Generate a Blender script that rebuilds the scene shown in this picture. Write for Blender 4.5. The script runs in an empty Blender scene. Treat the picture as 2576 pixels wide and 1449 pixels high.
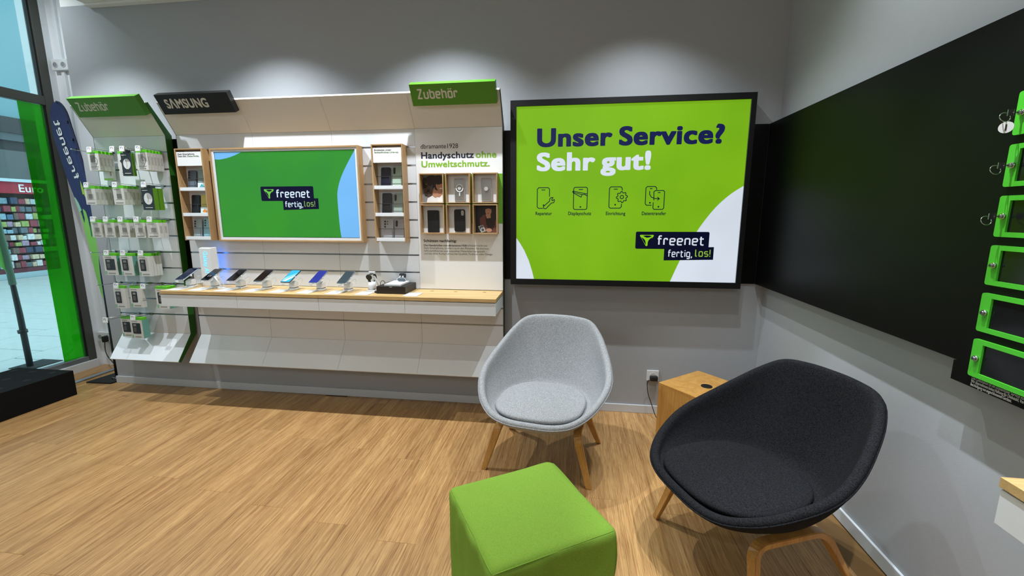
import bpy, bmesh, math, random
from mathutils import Vector, Matrix
random.seed(7)
PI = math.pi
C = bpy.context.scene.collection
SC = bpy.context.scene

# ------------------------------------------------------------------ camera, world, lights, exposure
cam_d = bpy.data.cameras.new('camera'); cam = bpy.data.objects.new('camera', cam_d); C.objects.link(cam)
cam_d.sensor_fit = 'HORIZONTAL'; cam_d.sensor_width = 36.0; cam_d.lens = 36.0 * 1081.17 / 2576.0
cam_d.clip_start = 0.02; cam_d.clip_end = 200
cam.location = (0, 0, 1.45)
cam.rotation_euler = (math.radians(90 - 9.6576), 0, math.radians(7.5683))
SC.camera = cam

w = bpy.data.worlds.new('world'); SC.world = w; w.use_nodes = True
bg = w.node_tree.nodes['Background']
bg.inputs[0].default_value = (0.56, 0.84, 0.92, 1); bg.inputs[1].default_value = 2.3

SC.view_settings.view_transform = 'Standard'; SC.view_settings.look = 'None'
SC.view_settings.exposure = 0.0; SC.view_settings.gamma = 1.0; SC.view_settings.use_curve_mapping = False

def spot(x, y, z, tx, ty, tz, power, angle=95, blend=0.55, rad=0.035, col=(1.0, 0.93, 0.83)):
    d = bpy.data.lights.new('ceiling_spot', 'SPOT'); d.energy = power; d.spot_size = math.radians(angle)
    d.spot_blend = blend; d.shadow_soft_size = rad; d.color = col
    o = bpy.data.objects.new('ceiling_spot', d); C.objects.link(o); o.location = (x, y, z)
    o.rotation_euler = (Vector((tx, ty, tz)) - Vector((x, y, z))).to_track_quat('-Z', 'Y').to_euler()
    return o
def fill_panel(x, y, z, sx, sy, power, col=(1.0, 0.96, 0.90)):
    d = bpy.data.lights.new('ceiling_fill', 'AREA'); d.shape = 'RECTANGLE'; d.size = sx; d.size_y = sy
    d.energy = power; d.color = col
    o = bpy.data.objects.new('ceiling_fill', d); C.objects.link(o); o.location = (x, y, z)
    return o
COOL = (0.87, 0.94, 1.0); WARM = (1.0, 0.975, 0.94)
# wall-washing track close to the display wall
for x, p in ((-3.45, 125), (-2.1, 170), (-0.85, 165), (0.42, 95)):
    spot(x, 2.51, 2.96, x, 2.64, 0.0, p, 112, 1.0, 0.014, COOL)
spot(-4.15, 2.45, 3.40, -4.32, 3.40, 2.1, 36, 110, 0.9, 0.02, COOL)  # extra spot added to brighten the white corner niche
# second track, shining straight down on the floor
for x, y, p in ((-3.3, 0.9, 50), (-2.0, 0.9, 48), (-0.7, 0.9, 44), (0.4, 1.70, 24), (-1.2, -.4, 40)):
    spot(x, y, 2.96, x, y, 0.0, p, 64, 0.7, 0.02, WARM)
# spots along the right wall
for y, p in ((2.25, 95), (1.5, 175), (0.75, 170)):
    spot(0.70, y, 2.96, 1.14, y, 0.0, p, 50, 0.5, 0.014, COOL)
spot(0.70, 1.9, 2.96, 1.1, 1.9, 1.6, 34, 120, 0.9, 0.02, COOL)
# three weaker spots turned towards the foot of the display wall
for x in (-2.9, -1.7, -0.5):
    spot(x, 1.40, 2.96, x, 2.80, 0.2, 13, 62, 0.5, 0.016, WARM)
# unseen area light added below the ceiling as ambient fill
fill_panel(-1.6, -1.6, 2.97, 2.4, 0.6, 8)
# two soft point lights added behind the camera as frontal wall fill
for x in (-2.6, 0.1):
    d = bpy.data.lights.new('front_fill_light', 'POINT'); d.energy = 25; d.shadow_soft_size = 0.22; d.color = (0.98, 0.98, 1.0)
    o = bpy.data.objects.new('front_fill_light', d); C.objects.link(o); o.location = (x, -1.8, 2.7)

# ------------------------------------------------------------------ helpers
def lin(h):
    h = h.lstrip('#'); r = []
    for i in (0, 2, 4):
        c = int(h[i:i + 2], 16) / 255; r.append(c / 12.92 if c <= 0.04045 else ((c + 0.055) / 1.055) ** 2.4)
    return (*r, 1)
MATS = {}
def mat(name, col, rough=0.5, metal=0.0, var=0.04, scale=30, bump=0.0, bscale=200, stretch=(1, 1, 1), emit=0.0, spec=0.5, coat=0.0):
    if name in MATS: return MATS[name]
    m = bpy.data.materials.new(name); m.use_nodes = True; nt = m.node_tree; N = nt.nodes; L = nt.links
    b = N['Principled BSDF']; c = lin(col)
    b.inputs['Roughness'].default_value = rough; b.inputs['Metallic'].default_value = metal
    b.inputs['Specular IOR Level'].default_value = spec; b.inputs['Coat Weight'].default_value = coat
    tc = N.new('ShaderNodeTexCoord'); mp = N.new('ShaderNodeMapping'); mp.inputs['Scale'].default_value = stretch
    L.new(tc.outputs['Object'], mp.inputs['Vector'])
    nz = N.new('ShaderNodeTexNoise'); nz.inputs['Scale'].default_value = scale; nz.inputs['Detail'].default_value = 3
    L.new(mp.outputs[0], nz.inputs['Vector'])
    mx = N.new('ShaderNodeMix'); mx.data_type = 'RGBA'
    mx.inputs['A'].default_value = (*[max(0, k * (1 - var)) for k in c[:3]], 1)
    mx.inputs['B'].default_value = (*[min(1, k * (1 + var)) for k in c[:3]], 1)
    L.new(nz.outputs['Fac'], mx.inputs['Factor'])
    L.new(mx.outputs['Result'], b.inputs['Base Color'])
    if emit:
        L.new(mx.outputs['Result'], b.inputs['Emission Color']); b.inputs['Emission Strength'].default_value = emit
    if bump:
        n2 = N.new('ShaderNodeTexNoise'); n2.inputs['Scale'].default_value = bscale; n2.inputs['Detail'].default_value = 4
        L.new(mp.outputs[0], n2.inputs['Vector'])
        bp = N.new('ShaderNodeBump'); bp.inputs['Strength'].default_value = bump; bp.inputs['Distance'].default_value = 0.002
        L.new(n2.outputs['Fac'], bp.inputs['Height']); L.new(bp.outputs[0], b.inputs['Normal'])
    MATS[name] = m; return m
def lightmat(name, col, strength, col2=None):
    """backlit print or screen: gives off its own colour, slightly glossy cover"""
    if name in MATS: return MATS[name]
    m = bpy.data.materials.new(name); m.use_nodes = True; N = m.node_tree.nodes; L = m.node_tree.links
    b = N['Principled BSDF']; c = lin(col)
    b.inputs['Base Color'].default_value = (*[k * 0.25 for k in c[:3]], 1); b.inputs['Roughness'].default_value = 0.35
    b.inputs['Specular IOR Level'].default_value = 0.2
    nz = N.new('ShaderNodeTexNoise'); nz.inputs['Scale'].default_value = 2.0; tc = N.new('ShaderNodeTexCoord')
    L.new(tc.outputs['Object'], nz.inputs['Vector'])
    mx = N.new('ShaderNodeMix'); mx.data_type = 'RGBA'; L.new(nz.outputs['Fac'], mx.inputs['Factor'])
    mx.inputs['A'].default_value = (*[k * 0.80 for k in c[:3]], 1); mx.inputs['B'].default_value = (*[min(1, k * 1.20) for k in c[:3]], 1)
    if col2: mx.inputs['B'].default_value = lin(col2); mx.inputs['A'].default_value = c
    L.new(mx.outputs['Result'], b.inputs['Emission Color']); b.inputs['Emission Strength'].default_value = strength
    MATS[name] = m; return m
def woodmat(name, dark, light, rough=0.45, axis=1, scale=1.0, rand=True, fine=0.35, coat=0.0, pore=0.35):
    if name in MATS: return MATS[name]
    m = bpy.data.materials.new(name); m.use_nodes = True; N = m.node_tree.nodes; L = m.node_tree.links
    b = N['Principled BSDF']; b.inputs['Roughness'].default_value = rough; b.inputs['Coat Weight'].default_value = coat
    tc = N.new('ShaderNodeTexCoord'); oi = N.new('ShaderNodeObjectInfo')
    mul = N.new('ShaderNodeVectorMath'); mul.operation = 'SCALE'; mul.inputs[0].default_value = (13.1, 29.7, 7.3)
    L.new(oi.outputs['Random'], mul.inputs['Scale'])
    add = N.new('ShaderNodeVectorMath'); add.operation = 'ADD'
    L.new(tc.outputs['Object'], add.inputs[0])
    if rand: L.new(mul.outputs[0], add.inputs[1])
    mp = N.new('ShaderNodeMapping'); s = [9.0 * scale] * 3; s[axis] = 0.75 * scale; mp.inputs['Scale'].default_value = s
    L.new(add.outputs[0], mp.inputs['Vector'])
    n1 = N.new('ShaderNodeTexNoise'); n1.inputs['Scale'].default_value = 1.6; n1.inputs['Detail'].default_value = 4; n1.inputs['Distortion'].default_value = 1.6
    L.new(mp.outputs[0], n1.inputs['Vector'])
    mp2 = N.new('ShaderNodeMapping'); s2 = [115.0 * scale] * 3; s2[axis] = 2.4 * scale; mp2.inputs['Scale'].default_value = s2
    L.new(add.outputs[0], mp2.inputs['Vector'])
    n2 = N.new('ShaderNodeTexNoise'); n2.inputs['Scale'].default_value = 1.5; n2.inputs['Detail'].default_value = 5
    L.new(mp2.outputs[0], n2.inputs['Vector'])
    mixf = N.new('ShaderNodeMix'); mixf.data_type = 'FLOAT'; mixf.inputs['Factor'].default_value = fine
    L.new(n1.outputs['Fac'], mixf.inputs['A']); L.new(n2.outputs['Fac'], mixf.inputs['B'])
    cr = N.new('ShaderNodeValToRGB'); cr.color_ramp.elements[0].position = 0.33; cr.color_ramp.elements[0].color = lin(dark)
    cr.color_ramp.elements[1].position = 0.66; cr.color_ramp.elements[1].color = lin(light)
    L.new(mixf.outputs['Result'], cr.inputs['Fac'])
    mp3 = N.new('ShaderNodeMapping'); s3 = [260.0 * scale] * 3; s3[axis] = 14.0 * scale; mp3.inputs['Scale'].default_value = s3
    L.new(add.outputs[0], mp3.inputs['Vector'])
    n3 = N.new('ShaderNodeTexNoise'); n3.inputs['Scale'].default_value = 1.0; n3.inputs['Detail'].default_value = 2; L.new(mp3.outputs[0], n3.inputs['Vector'])
    pr = N.new('ShaderNodeValToRGB'); pr.color_ramp.elements[0].position = .34; pr.color_ramp.elements[0].color = (.62, .55, .48, 1); pr.color_ramp.elements[1].position = .5; pr.color_ramp.elements[1].color = (1, 1, 1, 1)
    L.new(n3.outputs['Fac'], pr.inputs['Fac'])
    pm = N.new('ShaderNodeMix'); pm.data_type = 'RGBA'; pm.blend_type = 'MULTIPLY'; pm.inputs['Factor'].default_value = pore
    L.new(cr.outputs['Color'], pm.inputs['A']); L.new(pr.outputs['Color'], pm.inputs['B'])
    hs = N.new('ShaderNodeHueSaturation'); mr = N.new('ShaderNodeMapRange')
    mr.inputs['To Min'].default_value = 0.92; mr.inputs['To Max'].default_value = 1.08
    L.new(oi.outputs['Random'], mr.inputs['Value']); L.new(mr.outputs[0], hs.inputs['Value'])
    L.new(pm.outputs['Result'], hs.inputs['Color']); L.new(hs.outputs['Color'], b.inputs['Base Color'])
    bp = N.new('ShaderNodeBump'); bp.inputs['Strength'].default_value = 0.12; bp.inputs['Distance'].default_value = 0.001
    L.new(n2.outputs['Fac'], bp.inputs['Height']); L.new(bp.outputs[0], b.inputs['Normal'])
    MATS[name] = m; return m
def fabricmat(name, dark, light, scale=420, rough=0.95, bump=0.5):
    if name in MATS: return MATS[name]
    m = bpy.data.materials.new(name); m.use_nodes = True; N = m.node_tree.nodes; L = m.node_tree.links
    b = N['Principled BSDF']; b.inputs['Roughness'].default_value = rough; b.inputs['Specular IOR Level'].default_value = 0.08
    b.inputs['Sheen Weight'].default_value = 0.0
    tc = N.new('ShaderNodeTexCoord')
    outs = []
    for st in ((1, 1, 0.35), (0.35, 0.6, 1)):
        mp = N.new('ShaderNodeMapping'); mp.inputs['Scale'].default_value = st; L.new(tc.outputs['Object'], mp.inputs['Vector'])
        n = N.new('ShaderNodeTexNoise'); n.inputs['Scale'].default_value = scale; n.inputs['Detail'].default_value = 2; L.new(mp.outputs[0], n.inputs['Vector'])
        outs.append(n)
    mf = N.new('ShaderNodeMix'); mf.data_type = 'FLOAT'; mf.inputs['Factor'].default_value = 0.5
    L.new(outs[0].outputs['Fac'], mf.inputs['A']); L.new(outs[1].outputs['Fac'], mf.inputs['B'])
    cr = N.new('ShaderNodeValToRGB'); cr.color_ramp.elements[0].position = 0.36; cr.color_ramp.elements[0].color = lin(dark)
    cr.color_ramp.elements[1].position = 0.64; cr.color_ramp.elements[1].color = lin(light)
    L.new(mf.outputs['Result'], cr.inputs['Fac']); L.new(cr.outputs['Color'], b.inputs['Base Color'])
    bp = N.new('ShaderNodeBump'); bp.inputs['Strength'].default_value = bump; bp.inputs['Distance'].default_value = 0.0015
    L.new(mf.outputs['Result'], bp.inputs['Height']); L.new(bp.outputs[0], b.inputs['Normal'])
    MATS[name] = m; return m
def glassmat(name, tint, diffuse=0.0, gloss=1.0):
    if name in MATS: return MATS[name]
    m = bpy.data.materials.new(name); m.use_nodes = True; N = m.node_tree.nodes; L = m.node_tree.links
    N.remove(N['Principled BSDF']); out = N['Material Output']
    tr = N.new('ShaderNodeBsdfTransparent'); tr.inputs[0].default_value = tint
    gl = N.new('ShaderNodeBsdfGlossy'); gl.inputs['Roughness'].default_value = 0.02; gl.inputs['Color'].default_value = (gloss, gloss, gloss, 1)
    fr = N.new('ShaderNodeFresnel'); fr.inputs['IOR'].default_value = 1.45
    nz = N.new('ShaderNodeTexNoise'); nz.inputs['Scale'].default_value = 0.7
    bp = N.new('ShaderNodeBump'); bp.inputs['Strength'].default_value = 0.02; L.new(nz.outputs['Fac'], bp.inputs['Height']); L.new(bp.outputs[0], gl.inputs['Normal'])
    mx = N.new('ShaderNodeMixShader'); L.new(fr.outputs[0], mx.inputs[0])
    if diffuse:
        df = N.new('ShaderNodeBsdfTranslucent'); df.inputs[0].default_value = (tint[0] * .8, tint[1] * .8, tint[2] * .8, 1)
        m2 = N.new('ShaderNodeMixShader'); m2.inputs[0].default_value = diffuse
        L.new(tr.outputs[0], m2.inputs[1]); L.new(df.outputs[0], m2.inputs[2]); L.new(m2.outputs[0], mx.inputs[1])
    else: L.new(tr.outputs[0], mx.inputs[1])
    L.new(gl.outputs[0], mx.inputs[2]); L.new(mx.outputs[0], out.inputs[0])
    MATS[name] = m; return m

WL = {}          # local frame origin used when placing children by absolute numbers
def tag(o, label=None, cat=None, group=None, kind=None):
    if label: o['label'] = label
    if cat: o['category'] = cat
    if group: o['group'] = group
    if kind: o['kind'] = kind
    return o
def thing(name, loc, label, cat, group=None, rot=None, kind=None):
    o = bpy.data.objects.new(name, None); C.objects.link(o); o.location = loc; o.empty_display_size = 0.05
    if rot is not None:
        o.rotation_euler = rot; WL[o] = Vector((0, 0, 0))
    else: WL[o] = Vector(loc)
    return tag(o, label, cat, group, kind)
def link(name, me, m, parent=None, loc=(0, 0, 0), rot=None):
    if m is not None and (len(me.materials) == 0): me.materials.append(m)
    o = bpy.data.objects.new(name, me); C.objects.link(o)
    base = Vector((0, 0, 0))
    if parent is not None:
        o.parent = parent; base = WL.get(parent, Vector((0, 0, 0)))
    o.location = Vector(loc) - base
    if rot is not None:
        o.rotation_euler = rot; WL[o] = Vector((0, 0, 0))
    else: WL[o] = Vector(loc)
    return o
def mesh(name, vs, fs, smooth=False):
    me = bpy.data.meshes.new(name); me.from_pydata([tuple(v) for v in vs], [], fs); me.update()
    if smooth:
        for p in me.polygons: p.use_smooth = True
    return me
def bm_mesh(bm, name, smooth=False, rc=True):
    if rc: bmesh.ops.recalc_face_normals(bm, faces=bm.faces)
    me = bpy.data.meshes.new(name); bm.to_mesh(me); bm.free()
    if smooth:
        for p in me.polygons: p.use_smooth = True
    return me
def box_bm(sx, sy, sz, bev=0, seg=2):
    bm = bmesh.new(); bmesh.ops.create_cube(bm, size=1)
    for v in bm.verts: v.co = Vector((v.co.x * sx, v.co.y * sy, v.co.z * sz))
    if bev: bmesh.ops.bevel(bm, geom=list(bm.edges), offset=bev, segments=seg, profile=0.6, affect='EDGES')
    return bm
BOXC = {}
def box_mesh(sx, sy, sz, bev=0, m=None):
    k = (round(sx, 5), round(sy, 5), round(sz, 5), bev, m.name if m else None)
    if k not in BOXC:
        me = bm_mesh(box_bm(sx, sy, sz, bev), 'block')
        if m: me.materials.append(m)
        BOXC[k] = me
    return BOXC[k]
def B(parent, name, x0, x1, y0, y1, z0, z1, m, bev=0):
    """box by its extents, in the parent's frame (absolute for unrotated things)"""
    return link(name, box_mesh(abs(x1 - x0), abs(y1 - y0), abs(z1 - z0), bev, m), m, parent, ((x0 + x1) / 2, (y0 + y1) / 2, (z0 + z1) / 2))
def prism_x(parent, name, poly, x0, x1, m):
    """closed outline in (y, z) extruded along x"""
    n = len(poly); cy = sum(p[0] for p in poly) / n; cz = sum(p[1] for p in poly) / n; xm = (x0 + x1) / 2; h = (x1 - x0) / 2
    vs = [(-h, p[0] - cy, p[1] - cz) for p in poly] + [(h, p[0] - cy, p[1] - cz) for p in poly]
    fs = [list(range(n)), list(range(2 * n - 1, n - 1, -1))] + [[i, i + n, (i + 1) % n + n, (i + 1) % n] for i in range(n)]
    bm = bmesh.new(); vv = [bm.verts.new(v) for v in vs]
    for f in fs: bm.faces.new([vv[i] for i in f])
    return link(name, bm_mesh(bm, name), m, parent, (xm, cy, cz))
def plate_mesh(pts, t):
    """closed 2-D outline (x, z) given thickness t towards -y"""
    n = len(pts); bm = bmesh.new()
    a = [bm.verts.new((p[0], 0, p[1])) for p in pts]; b = [bm.verts.new((p[0], -t, p[1])) for p in pts]
    fa = bm.faces.new(a); fb = bm.faces.new(list(reversed(b)))
    for i in range(n): bm.faces.new([a[i], b[i], b[(i + 1) % n], a[(i + 1) % n]])
    bmesh.ops.triangulate(bm, faces=[fa, fb])
    return bm_mesh(bm, 'plate')
def plate(parent, name, pts, y, t, m):
    """flat outline standing in the x-z plane with its back at y"""
    cx = sum(p[0] for p in pts) / len(pts); cz = sum(p[1] for p in pts) / len(pts)
    return link(name, plate_mesh([(p[0] - cx, p[1] - cz) for p in pts], t), m, parent, (cx, y, cz))
def rrect(x0, x1, z0, z1, r, n=5):
    out = []
    for cx, cz, a0 in ((x1 - r, z1 - r, 0), (x0 + r, z1 - r, 90), (x0 + r, z0 + r, 180), (x1 - r, z0 + r, 270)):
        for i in range(n + 1):
            a = math.radians(a0 + 90 * i / n); out.append((cx + r * math.cos(a), cz + r * math.sin(a)))
    return out
def oval(cx, cz, rx, rz, n=28, a0=0, a1=360):
    full = abs(a1 - a0) >= 360
    return [(cx + rx * math.cos(math.radians(a0 + (a1 - a0) * i / (n if full else n - 1))), cz + rz * math.sin(math.radians(a0 + (a1 - a0) * i / (n if full else n - 1)))) for i in range(n)]
def cyl_mesh(r, h, n=20, r2=None, axis='z', smooth=True):
    bm = bmesh.new(); bmesh.ops.create_cone(bm, cap_ends=True, segments=n, radius1=r, radius2=r if r2 is None else r2, depth=h)
    if axis == 'y': bmesh.ops.rotate(bm, verts=bm.verts, cent=(0, 0, 0), matrix=Matrix.Rotation(PI / 2, 3, 'X'))
    if axis == 'x': bmesh.ops.rotate(bm, verts=bm.verts, cent=(0, 0, 0), matrix=Matrix.Rotation(PI / 2, 3, 'Y'))
    me = bm_mesh(bm, 'cylinder')
    for p in me.polygons: p.use_smooth = smooth and len(p.vertices) == 4
    return me
def tube_bm(bm, pts, r, n=8, closed=False):
    """round tube through pts; r may be a list"""
    P = [Vector(p) for p in pts]; k = len(P); rr = r if isinstance(r, (list, tuple)) else [r] * k
    rings = []; up = None
    for i in range(k):
        if closed: d = P[(i + 1) % k] - P[i - 1]
        else: d = P[min(i + 1, k - 1)] - P[max(i - 1, 0)]
        d.normalize()
        if up is None:
            up = Vector((0, 0, 1)) if abs(d.z) < 0.9 else Vector((1, 0, 0))
        a = d.cross(up).normalized(); up = a.cross(d).normalized()
        rings.append([bm.verts.new(P[i] + (a * math.cos(2 * PI * j / n) + up * math.sin(2 * PI * j / n)) * rr[i]) for j in range(n)])
    for i in range(k if closed else k - 1):
        q = rings[(i + 1) % k]
        for j in range(n): bm.faces.new([rings[i][j], rings[i][(j + 1) % n], q[(j + 1) % n], q[j]])
    if not closed: bm.faces.new(rings[0]); bm.faces.new(list(reversed(rings[-1])))
def tube(parent, name, pts, r, m, n=8, closed=False):
    bm = bmesh.new(); c = Vector(pts[0]); tube_bm(bm, [Vector(p) - c for p in pts], r, n, closed)
    return link(name, bm_mesh(bm, name, True), m, parent, c)
def crom(pts, n, closed=False):
    P = [Vector(p) for p in pts]; k = len(P); out = []; segs = k if closed else k - 1
    for s in range(segs):
        p0 = P[(s - 1) % k] if closed or s > 0 else P[0] * 2 - P[1]
        p1 = P[s]; p2 = P[(s + 1) % k]
        p3 = P[(s + 2) % k] if closed or s + 2 < k else P[-1] * 2 - P[-2]
        for i in range(n):
            t = i / n
            out.append(0.5 * ((2 * p1) + (p2 - p0) * t + (2 * p0 - 5 * p1 + 4 * p2 - p3) * t * t + (3 * p1 - p0 - 3 * p2 + p3) * t ** 3))
    if not closed: out.append(P[-1])
    return out
def round_path(pts, r, n=6):
    P = [Vector(p) for p in pts]; out = [P[0]]
    for i in range(1, len(P) - 1):
        a = (P[i - 1] - P[i]); b = (P[i + 1] - P[i]); ra = min(r, a.length * .5, b.length * .5)
        s = P[i] + a.normalized() * ra; e = P[i] + b.normalized() * ra
        for j in range(n + 1):
            t = j / n; out.append(s * (1 - t) ** 2 + P[i] * 2 * t * (1 - t) + e * t * t)
    out.append(P[-1]); return out
# lettering
def text_mesh(s, size=1.0, bold=0.0, align='LEFT', xs=1.0, t=0.0):
    cu = bpy.data.curves.new('lettering', 'FONT'); cu.body = s; cu.size = size; cu.align_x = align
    cu.extrude = t; cu.resolution_u = 5; cu.space_character = 1 + bold * 1.6; cu.space_word = .72
    o = bpy.data.objects.new('lettering', cu); C.objects.link(o)
    dg = bpy.context.evaluated_depsgraph_get(); dg.update()
    me = bpy.data.meshes.new_from_object(o.evaluated_get(dg)); bpy.data.objects.remove(o); bpy.data.curves.remove(cu)
    if bold:                                   # heavier weight: the outline thickened evenly all round
        bm = bmesh.new(); r = bold * size
        sq = lambda c: math.copysign(abs(c) ** .45, c)
        for k, (dx, dy) in enumerate([(sq(math.cos(PI * q / 10)), sq(math.sin(PI * q / 10))) for q in range(20)] + [(.5 * math.cos(PI * q / 3), .5 * math.sin(PI * q / 3)) for q in range(6)]):
            b0 = len(bm.verts); bm.from_mesh(me); bm.verts.ensure_lookup_table()
            for v in bm.verts[b0:]: v.co.x += dx * r; v.co.y += dy * r * .85; v.co.z += k * 2e-5
        bm.to_mesh(me); bm.free()
    return me
_m = text_mesh('H'); CAPH = max(v.co.y for v in _m.vertices); bpy.data.meshes.remove(_m)
def fit_text(parent, s, x0, x1, z, y, m, capfrac=None, bold=0.0, height=None, rot=None, name='lettering', t=0.0003):
    """text on a plane facing -y, baseline at z, stretched to run from x0 to x1; height = cap height"""
    me = text_mesh(s, 1.0, bold, t=0.0)
    xs = [v.co.x for v in me.vertices]; a, b = min(xs), max(xs); k = (x1 - x0) / (b - a)
    kz = k if height is None else height / (CAPH + 1.6 * bold)
    for v in me.vertices: v.co = Vector(((v.co.x - a) * k - (x1 - x0) / 2, -t - v.co.z, v.co.y * kz))
    me.update()
    return link(name, me, m, parent, ((x0 + x1) / 2, y, z))
GL = {
 'f': ([[(.10, 0), (.10, 1.0), (.38, 1.0)], [(-.05, .68), (.36, .68)]], .34), 'r': ([[(0, 0), (0, .7), (.34, .7), (.34, .53)]], .36),
 'e': ([[(.02, .36), (.5, .36), (.5, .7), (0, .7), (0, 0), (.47, 0)]], .5), 'n': ([[(0, 0), (0, .7), (.5, .7), (.5, 0)]], .5),
 't': ([[(.08, .93), (.08, 0), (.38, 0)], [(-.07, .68), (.36, .68)]], .38), 'i': ([[(0, 0), (0, .7)], [(0, .88), (0, 1.0)]], 0),
 'g': ([[(.5, .02), (0, .02), (0, .7), (.5, .7), (.5, -.26), (.05, -.26)]], .5), ',': ([[(.06, .08), (-.02, -.2)]], .05),
 'l': ([[(0, 1.0), (0, 0), (.22, 0)]], .22), 'o': ([[(.25, 0), (0, 0), (0, .7), (.5, .7), (.5, 0), (.25, 0)]], .5),
 's': ([[(.47, .7), (0, .7), (0, .36), (.5, .36), (.5, 0), (.02, 0)]], .5), '!': ([[(0, 1.0), (0, .27)], [(0, .1), (0, -.06)]], 0),
 'Z': ([[(0, 1), (.52, 1), (0, 0), (.54, 0)]], .54), 'u': ([[(0, .74), (0, 0), (.48, 0), (.48, .74)]], .48),
 'b': ([[(0, 1.0), (0, 0), (.48, 0), (.48, .7), (0, .7)]], .48), 'h': ([[(0, -.06), (0, 1.0)], [(0, .7), (.48, .7), (.48, -.06)]], .48),
 'ö': ([[(.24, 0), (0, 0), (0, .7), (.48, .7), (.48, 0), (.24, 0)], [(.1, .9), (.1, 1.03)], [(.38, .9), (.38, 1.03)]], .48), ' ': ([], .12)}
def stroke_mesh(s, sw=.15, gap=.30, r=.16):
    bm = bmesh.new(); x = 0
    for ch in s:
        ps, wd = GL[ch]
        for lay, p in enumerate(ps):
            rr = .001 if ch == 'Z' else r
            q = [v.xy for v in round_path([(a, b, 0) for a, b in p], rr, 5)] if len(p) > 2 else [Vector(v) for v in p]
            k = len(q); L_ = []; R_ = []
            for i in range(k):
                d0 = (q[i] - q[i - 1]).normalized() if i > 0 else None; d1 = (q[i + 1] - q[i]).normalized() if i < k - 1 else None
                if d0 is None: d0 = d1
                if d1 is None: d1 = d0
                dm = (d0 + d1)
                dm = dm.normalized() if dm.length > 1e-6 else d0
                nn = Vector((-dm.y, dm.x)); c = max(.35, nn.dot(Vector((-d0.y, d0.x)))); nn = nn * (sw / 2 / c)
                L_.append(bm.verts.new((q[i].x + x + nn.x, -lay * 4e-5 - i * 3e-6, q[i].y + nn.y))); R_.append(bm.verts.new((q[i].x + x - nn.x, -lay * 4e-5 - i * 3e-6, q[i].y - nn.y)))
            for i in range(k - 1): bm.faces.new([L_[i], R_[i], R_[i + 1], L_[i + 1]])
        x += wd + gap
    return bm_mesh(bm, 'lettering', rc=False)
def fit_stroke(parent, s, x0, x1, z, y, m, height, sw=.15, rot=None, t=.0003, name='lettering'):
    me = stroke_mesh(s, sw); xs = [v.co.x for v in me.vertices]; a, b = min(xs), max(xs); k = (x1 - x0) / (b - a)
    for v in me.vertices: v.co = Vector(((v.co.x - a) * k - (x1 - x0) / 2, -t + v.co.y, v.co.z * height))
    return link(name, me, m, parent, ((x0 + x1) / 2, y, z), rot)
def join_plates(name, polys, t, m, parent, loc, rot=None):
    bm = bmesh.new()
    for pts in polys:
        a = [bm.verts.new((p[0], 0, p[1])) for p in pts]; b = [bm.verts.new((p[0], -t, p[1])) for p in pts]; n = len(pts)
        fa = bm.faces.new(a); fb = bm.faces.new(list(reversed(b)))
        for i in range(n): bm.faces.new([a[i], b[i], b[(i + 1) % n], a[(i + 1) % n]])
        bmesh.ops.triangulate(bm, faces=[fa, fb])
    return link(name, bm_mesh(bm, name), m, parent, loc, rot)
def lines_mesh(paths, wd, t):
    """outline drawing: each path becomes a narrow flat band in x-z"""
    bm = bmesh.new()
    for q in paths:
        q = [Vector((a, b)) for a, b in q]; closed = (q[0] - q[-1]).length < 1e-6; k = len(q); Ls = []; Rs = []
        for i in range(k):
            pi = q[i - 1] if i > 0 else (q[-2] if closed else None); ni = q[i + 1] if i < k - 1 else (q[1] if closed else None)
            d0 = (q[i] - pi).normalized() if pi is not None else None; d1 = (ni - q[i]).normalized() if ni is not None else None
            if d0 is None: d0 = d1
            if d1 is None: d1 = d0
            dm = d0 + d1; dm = dm.normalized() if dm.length > 1e-6 else d0
            nn = Vector((-dm.y, dm.x)); c = max(.4, nn.dot(Vector((-d0.y, d0.x)))); nn = nn * (wd / 2 / c)
            Ls.append(bm.verts.new((q[i].x + nn.x, -t, q[i].y + nn.y))); Rs.append(bm.verts.new((q[i].x - nn.x, -t, q[i].y - nn.y)))
        for i in range(k - 1): bm.faces.new([Ls[i], Rs[i], Rs[i + 1], Ls[i + 1]])
    return bm_mesh(bm, 'line_drawing', rc=False)

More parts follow.
